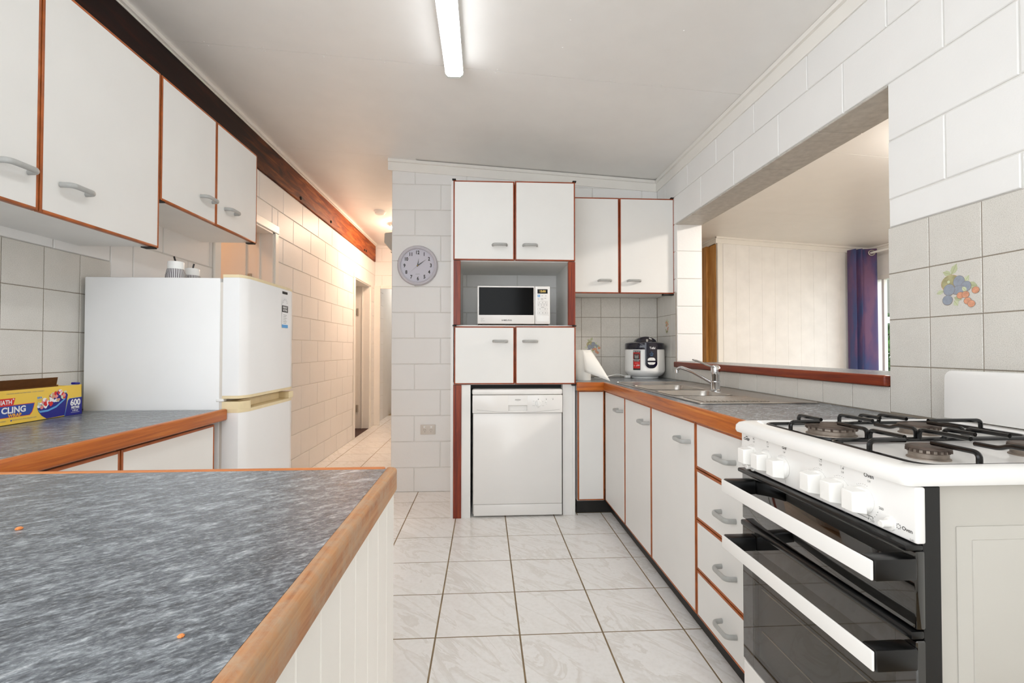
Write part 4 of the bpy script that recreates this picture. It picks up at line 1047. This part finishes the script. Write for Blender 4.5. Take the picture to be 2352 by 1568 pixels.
# ================================================================ FRUIT PRINTS ON TILES
FM = [M['apple'], M['plum'], M['berry'], M['green'], M['leafline'], M['palegreen'], M['outline']]
def fruit(parent, F, s, kind=0):
    mb = MB(); cnt = [0]
    def E(u, v, a, b, mi, rot=0, n=20):
        cnt[0] += 1; c, q = math.cos(rot), math.sin(rot)
        mb.poly([F.p((u+a*math.cos(k*2*math.pi/n)*c-b*math.sin(k*2*math.pi/n)*q)*s, (v+a*math.cos(k*2*math.pi/n)*q+b*math.sin(k*2*math.pi/n)*c)*s, .0003+cnt[0]*.000025) for k in range(n)], mi)
    def leaf(u, v, L_, wd, ang, mi=3):
        a = math.radians(ang); d = (math.cos(a), math.sin(a)); n_ = (-d[1], d[0]); cnt[0] += 1
        mb.poly([F.p((u+d[0]*L_*q+n_[0]*wd*k)*s, (v+d[1]*L_*q+n_[1]*wd*k)*s, .0003+cnt[0]*.000025) for q, k in ((0, 0), (.3, -.8), (.6, -.9), (1, 0), (.6, .9), (.3, .8))], mi)
        cnt[0] += 1
        mb.poly([F.p((u+d[0]*L_*q+n_[0]*wd*k)*s, (v+d[1]*L_*q+n_[1]*wd*k)*s, .0003+cnt[0]*.000025) for q, k in ((0, -.06), (.95, -.04), (.95, .04), (0, .06))], 4)
    if kind == 0:
        leaf(-.05, .30, .19, .06, 158, 3); leaf(-.05, .29, .24, .07, 62, 3); leaf(.18, .08, .20, .055, 55, 5); leaf(.25, .06, .20, .075, -12, 3)
        leaf(-.20, .0, .17, .05, 198, 5); leaf(.0, -.16, .16, .06, -20, 3); leaf(.0, -.22, .13, .06, -55, 5)
        E(-.06, .125, .200, .170, 2); E(-.065, .130, .19, .162, 0)
        E(.10, .135, .115, .125, 6); E(.10, .137, .110, .119, 1); E(.235, .035, .10, .10, 6); E(.235, .037, .095, .095, 1)
        E(.085, -.02, .125, .085, 6, .3); E(.085, -.018, .12, .08, 1, .3); E(-.095, .0, .118, .115, 6); E(-.095, .002, .113, .11, 1); E(-.13, -.20, .105, .10, 6); E(-.13, -.198, .10, .095, 1)
        leaf(.16, .03, .13, .045, -48, 5)
        for u, v in ((.125, -.13), (.225, -.125), (.41, -.06), (.26, -.25), (.33, -.31)): E(u, v, .073, .066, 6); E(u, v, .068, .062, 2)
        for u, v in ((-.10, .16), ): E(u, v, .03, .03, 5)
    else:
        for a in (60, 80, 100, 125, 145, 40): leaf(0, .05, .34, .035, a, 3 if a % 3 else 5)
        for k in range(14):
            u, v = random.uniform(-.13, .17), random.uniform(-.30, .22); E(u, v, .055, .05, 2 if k % 3 else 0)
        for a in (-110, -70, -40): leaf(0, -.2, .2, .03, a, 4)
    return obj('fruit_print', mb, FM, parent)
def near(d, u, z): return d[min(d, key=lambda k: abs(k[0]-u)+abs(k[1]-z))]
to = near(right_tiles, 1.231, 1.2015)
fruit(to, Face((XR-.0081, 1.3095, 1.278), (-1, 0, 0)), .150)
to = near(back_tiles, .767, 1.043)
fruit(to, Face((.846, YB-.0081, 1.122), (0, -1, 0)), .150)
to = near(far_tiles, 3.4225, 1.2015)
fruit(to, Face((XR-.0081, 3.50, 1.278), (-1, 0, 0)), .150, 1)

# ================================================================ CRUMBS
for (x, y, r, l) in ((-.617, .669, .0045, 'larger orange crumb on the peninsula worktop, toward the yellow box'), (-.252, .413, .003, 'small orange crumb on the peninsula worktop near its timber edge')):
    tag(obj('crumb', MB().lathe([(r*.8, 0), (r, r*.3), (r*.6, r*.7), (0, r*.8)], (x, y, .8616), n=7), M['crumb']), l, 'crumb')

# ================================================================ STOVE
kx, ky0, ky1 = .716, .748, 1.284
t = thing('stove', 'white upright gas stove with black oven doors and black trivets on the right', 'stove', (1.03, 1.02, 0))
b = MB().box(.735, 1.318, ky0+.030, ky1-.004, .03, .866, .002)
body = obj('body', b, M['enamelw'], t)
em = MB()
for (x0, x1, z0, z1, dp) in ((.815, 1.29, .10, .795, .0022), (.842, 1.26, .505, .772, .0044), (.842, 1.26, .13, .48, .0044)):
    em.box(x0, x1, ky0+.030-dp, ky0+.0302, z0, z1, .0021, 2)
obj('pressed_panel', em, M['enamelw'], body)
obj('black_frame', MB().box(.7325, .764, ky0+.006, ky1-.004, .25, .871, .001), M['blackp'], t)
cpn = obj('control_panel', MB().box(kx, .733, ky0, ky1, .7775, .872, .004, 3), M['enamel'], t)
# hob
hz = .889; Y0, Y1 = ky0, ky1+.008
hb_ = MB().loft([rr(.701, 1.334, Y0+.001, Y1-.001, .8735, .014, 5), rr(.698, 1.337, Y0-.002, Y1+.002, .880, .016, 5), rr(.699, 1.336, Y0-.001, Y1+.001, .892, .016, 5), rr(.704, 1.331, Y0+.004, Y1-.004, .900, .018, 5),
                 rr(.712, 1.325, Y0+.012, Y1-.012, .9035, .02, 5), rr(.742, 1.295, Y0+.024, Y1-.016, .9035, .03, 5), rr(.750, 1.288, Y0+.031, Y1-.021, .897, .03, 5), rr(.758, 1.282, Y0+.038, Y1-.027, hz, .03, 5)])
obj('hob', hb_, M['enamel'], t)
bs = [(y, z) for (x, y, z) in [(0, 1.285-.022+.022*math.cos(a), 1.042-.022+.022*math.sin(a)) for a in (0, .4, .8, 1.2, 1.5708)]]
outl = [(1.318, 1.287, .906)] + [(1.318, y, z) for y, z in bs] + [(1.318, ky0+.022, 1.045), (1.318, ky0, 1.02), (1.318, ky0, .906)]
obj('splashback', MB().prism(outl, (.010, 0, 0), bev=.002, seg=2), M['enamel'], t)
# doors: black glass, the lower one with a window; white bar handles on black brackets
def oven_door(z0, z1, window):
    d = MB()
    if not window: d.box(kx-.001, .732, ky0+.002, ky1-.004, z0, z1, .003, 2)
    else:
        wy0, wy1, wz0, wz1 = ky0+.045, ky1-.055, z0+.03, z1-.045
        d.box(kx-.001, .732, ky0+.002, wy0, z0, z1, .002).box(kx-.001, .732, wy1, ky1-.004, z0, z1, .002)
        d.box(kx-.0008, .732, wy0-.002, wy1+.002, z0, wz0, .0005).box(kx-.0008, .732, wy0-.002, wy1+.002, wz1, z1, .0005)
    o = obj('oven_door', d, M['glassb'], t)
    if window: obj('window', MB().box(kx-.0004, kx+.004, wy0-.002, wy1+.002, wz0-.002, wz1+.002), M['oven_window'], o)
    hz0, hz1 = z1-.045, z1-.012
    obj('handle', MB().box(.636, .6405, ky0+.0, ky1-.042, hz0, hz1, .004, 3), M['enamel'], o)
    for y0 in (ky0-.001, ky1-.072):
        br = MB().box(.641, kx, y0, y0+.030, hz0-.002, hz1+.002, .004, 2)
        obj('bracket', br, M['blackp'], o)
    return o
oven_door(.636, .7655, False)
low = oven_door(.254, .6175, True)
obj('black_ledge', MB().box(.700, .732, ky0+.004, ky1-.006, .7645, .7755, .004, 2), M['blackp'], t)
obj('black_ledge', MB().box(.708, .732, ky0+.004, ky1-.006, .6185, .633, .004, 2), M['blackp'], t)
# oven cavity behind the window, with racks
cv = MB().box(.745, .76, ky0+.04, ky1-.04, .26, .61)
cav = MB(); c0, c1, c2, c3, c4, c5 = .766, 1.2, ky0+.06, ky1-.06, .285, .585
obj('cavity', MB().box(.7345, .7355, ky0+.045, ky1-.055, .27, .585), M['oveninside'], low)
for z in (.36, .47):
    obj('oven_rack', MB().tube([(.7305, ky0+.06, z), (.7305, ky1-.07, z)], .0018, n=6), M['steel'], low)
obj('storage_drawer', MB().box(kx, .733, ky0+.002, ky1-.004, .02, .249, .004, 3), M['enamel'], t)
obj('plinth', MB().box(.77, 1.30, ky0+.04, ky1-.02, .0035, .029), M['dark'], t)
# knobs, ignition buttons, print
for y in (1.228, 1.166, 1.100, .978, .916, .858):
    k_ = MB().lathe([(.0255, 0), (.0245, .009), (.022, .011)], (kx, y, .818), (-1, 0, 0), n=28)
    gp = [(kx-.010, y-.0205, .800), (kx-.010, y+.0205, .800), (kx-.010, y+.0205, .8375), (kx-.010, y+.004, .842), (kx-.010, y-.004, .842), (kx-.010, y-.0205, .8375)]
    k_.hexa([(kx-.010, y-.021, .7965), (kx-.010, y+.021, .7965), (kx-.034, y+.014, .799), (kx-.034, y-.014, .799),
             (kx-.010, y-.021, .8395), (kx-.010, y+.021, .8395), (kx-.034, y+.014, .8365), (kx-.034, y-.014, .8365)])
    o = obj('knob', k_, M['knob'], cpn)
    bv = o.modifiers.new('round', 'BEVEL'); bv.width = .003; bv.segments = 2; bv.limit_method = 'ANGLE'
for y, z in ((1.227, .789), (.799, .7945)):
    obj('push_button', MB().lathe([(.0125, 0), (.0115, .003), (.0065, .003), (.0065, .018), (.005, .0195), (0, .0195)], (kx, y, z), (-1, 0, 0), n=20), M['cream'] if False else M['knob'], cpn)
F = Face((kx, 1.0, .818), (-1, 0, 0)); tx = MB()
def at(y): return 1.0-y
text_into(tx, F, 'CHEF', at(1.256), .0385, .0092, .0006, .0003, sx=1.25, mi=0)
tx.poly([F.p(at(1.256)+a, .0455+b_, .0006) for a, b_ in ((-.006, -.001), (.006, -.001), (.003, .0012), (-.003, .0012))], 0)
for k, y in enumerate((1.228, 1.166, 1.100, .978, .916, .858)):
    u = at(y)
    if k not in (2, 5):
        v = .0475
        for a, b_, c, d_ in ((-.0038, .0038, .0038, .0033), (-.0038, .0038, -.0038, -.0033), (-.0038, -.0033, -.0038, .0038), (.0033, .0038, -.0038, .0038)):
            tx.poly([F.p(u+.006+p_, v+q_, .0006) for p_, q_ in ((a, c), (b_, c), (b_, d_), (a, d_))], 1)
        dx_, dz_ = ((-.0015, -.0015), (-.0015, .0015), 0, (.0015, .0015), (.0015, -.0015))[k]
        tx.poly([F.p(u+.006+dx_+a, v+dz_+b_, .0006) for a, b_ in ((-.0011, -.0011), (.0011, -.0011), (.0011, .0011), (-.0011, .0011))], 0)
    else: text_into(tx, F, 'Grill' if k == 2 else 'Oven', u+.006 if k == 2 else u+.013, .0475, .0088 if k == 2 else .0105, .0006, .0001, mi=0)
    text_into(tx, F, 'Off', u+(.006 if k < 5 else .013), .0375, .0058, .0006, 0, mi=1)
    for j in range(6):
        a = math.radians(72+j*10); tx.poly([F.p(u+.029*math.cos(a)+p_, .029*math.sin(a)+q_, .0006) for p_, q_ in ((-.0005, -.0005), (.0005, -.0005), (.0005, .0005), (-.0005, .0005))], 0)
    if k < 5:
        pth = [(u+.006, -.0255), (u+.010, -.028), (u+.010, -.034), (u+.013, -.036)]
        for (a, b_), (c, d_) in zip(pth, pth[1:]): tx.poly([F.p(p_, q_, .0006) for p_, q_ in ((a, b_), (c, d_), (c+.0006, d_-.0006), (a+.0006, b_-.0006))], 0)
        text_into(tx, F, 'lo', u+.012, -.0395, .0045, .0006, 0, mi=1)
uo = at(.858)
text_into(tx, F, '260', uo+.040, -.004, .0068, .0006, .0001, mi=1); text_into(tx, F, '220', uo+.020, -.0335, .0058, .0006, 0, mi=1); text_into(tx, F, '100', uo-.016, -.026, .0055, .0006, 0, mi=1)
for j in range(6):
    a = math.radians(-22-j*10); tx.poly([F.p(uo+.035*math.cos(a)+p_, .035*math.sin(a)+q_, .0006) for p_, q_ in ((-.0006, -.0006), (.0006, -.0006), (.0006, .0006), (-.0006, .0006))], 0)
for (a, b_), (c, d_) in (((uo-.018, -.030), (uo+.012, -.0315)), ((uo+.012, -.0315), (uo+.012, -.026)), ((uo+.008, -.0255), (uo+.021, -.0255)), ((uo+.021, -.0255), (uo+.021, -.030))):
    tx.poly([F.p(p_, q_, .0006) for p_, q_ in ((a, b_), (c, d_), (c+.0007, d_-.0007), (a+.0007, b_-.0007))], 0)
text_into(tx, F, 'Oven', at(.7655), -.0225, .0092, .0006, .0001, mi=0)
for j in range(8):
    a = math.radians(45*j); tx.poly([F.p(at(.7825)+.004*math.cos(a)+p_, -.0225+.004*math.sin(a)+q_, .0006) for p_, q_ in ((-.0008, -.0008), (.0008, -.0008), (.0008, .0008), (-.0008, .0008))], 0)
text_into(tx, F, '540', at(.757), -.0365, .0055, .0006, 0, mi=1)
pr_o = obj('lettering', tx, [M['ink'], M['grey_ink']], cpn); pr_o['kind'] = 'stuff'
# burners
for (x, y, r) in ((.868, 1.140, .054), (1.100, 1.140, .042), (.868, .880, .034), (1.100, .890, .036)):
    bo = obj('burner', MB().lathe([(r*1.02, 0), (r*1.0, .0025), (r*.92, .004), (r*.92, .012), (r*.98, .014), (r*.98, .019)], (x, y, hz-.0005), n=36), M['burner'], t)
    cp_ = MB().lathe([(r*.98, .0192), (r*1.04, .0195), (r*1.04, .0225), (r*.9, .0245), (r*.86, .0235), (r*.5, .024), (0, .024)], (x, y, hz), n=36)
    for k in range(20):
        a = 2*math.pi*k/20; cx_, cy_ = x+r*.975*math.cos(a), y+r*.975*math.sin(a); cp_.box(cx_-.002, cx_+.002, cy_-.002, cy_+.002, hz+.0135, hz+.0194)
    obj('burner_cap', cp_, M['cap'], bo)
# trivets
rr_ = .0044; zb1, zt1 = hz+.008, hz+.031
def trivet(y0, y1):
    tv = MB().tube(rr(.766, 1.272, y0, y1, zb1, .03, 5), rr_, n=8, flat=(0, 0, 1), closed=True)
    o = obj('trivet', tv, M['black'], t)
    yc = (y0+y1)/2
    def finger(a, b_, dip=0):
        d = Vector((b_[0]-a[0], b_[1]-a[1], 0)); L_ = d.length; d.normalize()
        p0 = Vector((a[0], a[1], zb1)); p1 = Vector((a[0], a[1], zt1)); p2 = Vector((b_[0], b_[1], zt1))
        if dip: pts = bend([p0, p1, p1+d*L_*.45, p1+d*L_*.6+Vector((0, 0, -dip)), p2+Vector((0, 0, -dip))], .012, 5)
        else: pts = bend([p0, p1, p2], .016, 6)
        obj('finger', MB().tube(pts, rr_+.0004, n=8), M['black'], o)
    for bx_ in (.868, 1.10):
        finger((bx_, y0), (bx_, yc-.030)); finger((bx_, y1), (bx_, yc+.030))
    finger((.766, yc), (.84, yc)); finger((1.272, yc), (1.13, yc))
    finger((.985, y0), (.985, yc-.004), .008); finger((.985, y1), (.985, yc+.004), .0)
    finger((.93, y0), (.905, yc-.004)) if False else None
    finger((1.045, y1), (1.045, yc+.05)); finger((.81, y1), (.81, yc+.06)) if False else None
    for x in (.80, 1.24):
        for y in (y0, y1): obj('foot', MB().lathe([(.004, 0), (.004, .009)], (x, y, hz-.0002), n=8), M['black'], o)
trivet(1.028, 1.262); trivet(.784, 1.020)

# ================================================================ CURTAIN AND VIEW OUTSIDE
t = thing('curtain', 'blue and plum eyelet curtain hanging at the living room window', 'curtain', (4.30, 5.3, .1))
rows = []
for zz in (2.225, 2.05, 1.7, 1.3, .9, .5, .12):
    k_ = 1+.06*(2.225-zz)/2.1
    pts = bend([(4.11, 5.12, zz), (4.135, 5.00, zz), (4.165, 5.10, zz), (4.195, 4.985, zz), (4.215, 5.06, zz), (4.235, 5.035, zz), (4.235+.13*k_, 4.985, zz), (4.25+.13*k_, 5.06, zz)], .045, 4)
    rows.append([tuple(p) for p in pts])
cu_ = obj('fabric', MB().grid(rows), M['curtain'], t, 80)
md = cu_.modifiers.new('thickness', 'SOLIDIFY'); md.thickness = .003
ey = MB().tube([(4.302+.028*math.cos(a*math.pi/8), 5.004-.010*math.cos(a*math.pi/8), 2.178+.028*math.sin(a*math.pi/8)) for a in range(16)], .007, n=8, closed=True)
obj('eyelet', ey, M['steel'], t)
t = thing('curtain_rod', 'pale curtain rod over the living room window', 'curtain rod', (4.33, 4.2, 2.178))
obj('rod', MB().lathe([(.0125, 0), (.0125, 1.95)], (4.302, 3.15, 2.178), (0, 1, 0), n=14), M['white'], t)
obj('finial', MB().lathe([(.013, 0), (.02, .01), (.02, .02), (.012, .03), (0, .032)], (4.302, 5.1, 2.178), (0, 1, 0), n=14), M['white'], t)
obj('bracket', MB().box(4.33, 4.43, 3.3, 3.32, 2.15, 2.166), M['white'], t)

S('ground', MB().box(4.56, 16, -2, 18, -.30, -.16), M['ground'])
t = thing('neighbour_eave', 'grey weatherboard carport with white beam outside the living room window', 'carport', (7.6, 8.6, 0))
for k in range(9): obj('weatherboard', MB().box(6.6, 10.6, 8.60+.004*k, 8.64, 1.80+k*.145, 1.80+(k+1)*.145+.006, .006), M['eave'], t)
obj('beam', MB().box(6.4, 10.8, 8.50, 8.62, 1.60, 1.72, .006), M['white'], t)
for x in (6.45, 10.6): obj('post', MB().box(x, x+.10, 8.52, 8.62, -.16, 1.60, .004), M['white'], t)
def bush(label, cx_, cy_, h_, r_, seed):
    rnd = random.Random(seed); t = thing('shrub', label, 'shrub', (cx_, cy_, -.16), 'shrubs outside the window')
    obj('stem', MB().tube([(cx_, cy_, -.16), (cx_+.05, cy_, h_*.4), (cx_, cy_+.05, h_*.7)], .04, n=6), M['darkwood'], t)
    lf = bmesh.new()
    for k in range(2600):
        a, q, z = rnd.uniform(0, 6.283), rnd.random()**.5, rnd.uniform(-.05, h_)
        rad = r_*q*(1-.35*abs(z/h_-.45)); p = Vector((cx_+rad*math.cos(a), cy_+rad*math.sin(a), z))
        d = Vector((rnd.uniform(-1, 1), rnd.uniform(-1, 1), rnd.uniform(-.6, 1))).normalized(); e = d.orthogonal().normalized(); L_ = rnd.uniform(.09, .18)
        vs2 = [lf.verts.new(p+d*L_*a_+e*L_*.28*b_) for a_, b_ in ((0, 0), (.5, 1), (1, 0), (.5, -1))]; lf.faces.new(vs2)
    m = MB(); m.bm.free(); m.bm = lf
    f_ = obj('foliage', m, M['leaf'], t); f_['kind'] = 'stuff'
bush('leafy green shrub outside the window, left of the mullion', 7.95, 9.5, 1.9, .68, 1)
bush('leafy green shrub outside the window, right of the mullion', 9.3, 10.3, 2.1, .75, 2)
t = thing('car', 'pale blue car parked outside the living room window', 'car', (8.95, 7.8, -.16))
prof = [(-1.9, .30), (-1.9, .70), (-1.75, .84), (-.95, .92), (-.45, 1.34), (.75, 1.36), (1.35, .95), (1.85, .86), (1.9, .35)]
cx_, cy_ = 8.95, 7.35
obj('body', MB().prism([(cx_+u, cy_, z-.16) for u, z in prof], (0, 1.0, 0), bev=.05, seg=2), M['carpaint'], t)
obj('side_window', MB().prism([(cx_+u, cy_-.006, z-.16) for u, z in ((-.78, .96), (-.40, 1.27), (.70, 1.29), (1.1, .98))], (0, .01, 0)), M['glassb'], t)
for u in (-1.2, 1.2): obj('wheel', MB().lathe([(.16, -.005), (.29, 0), (.31, .05), (.31, .18)], (cx_+u, cy_-.01, .15), (0, 1, 0), n=24), M['rubber'], t)
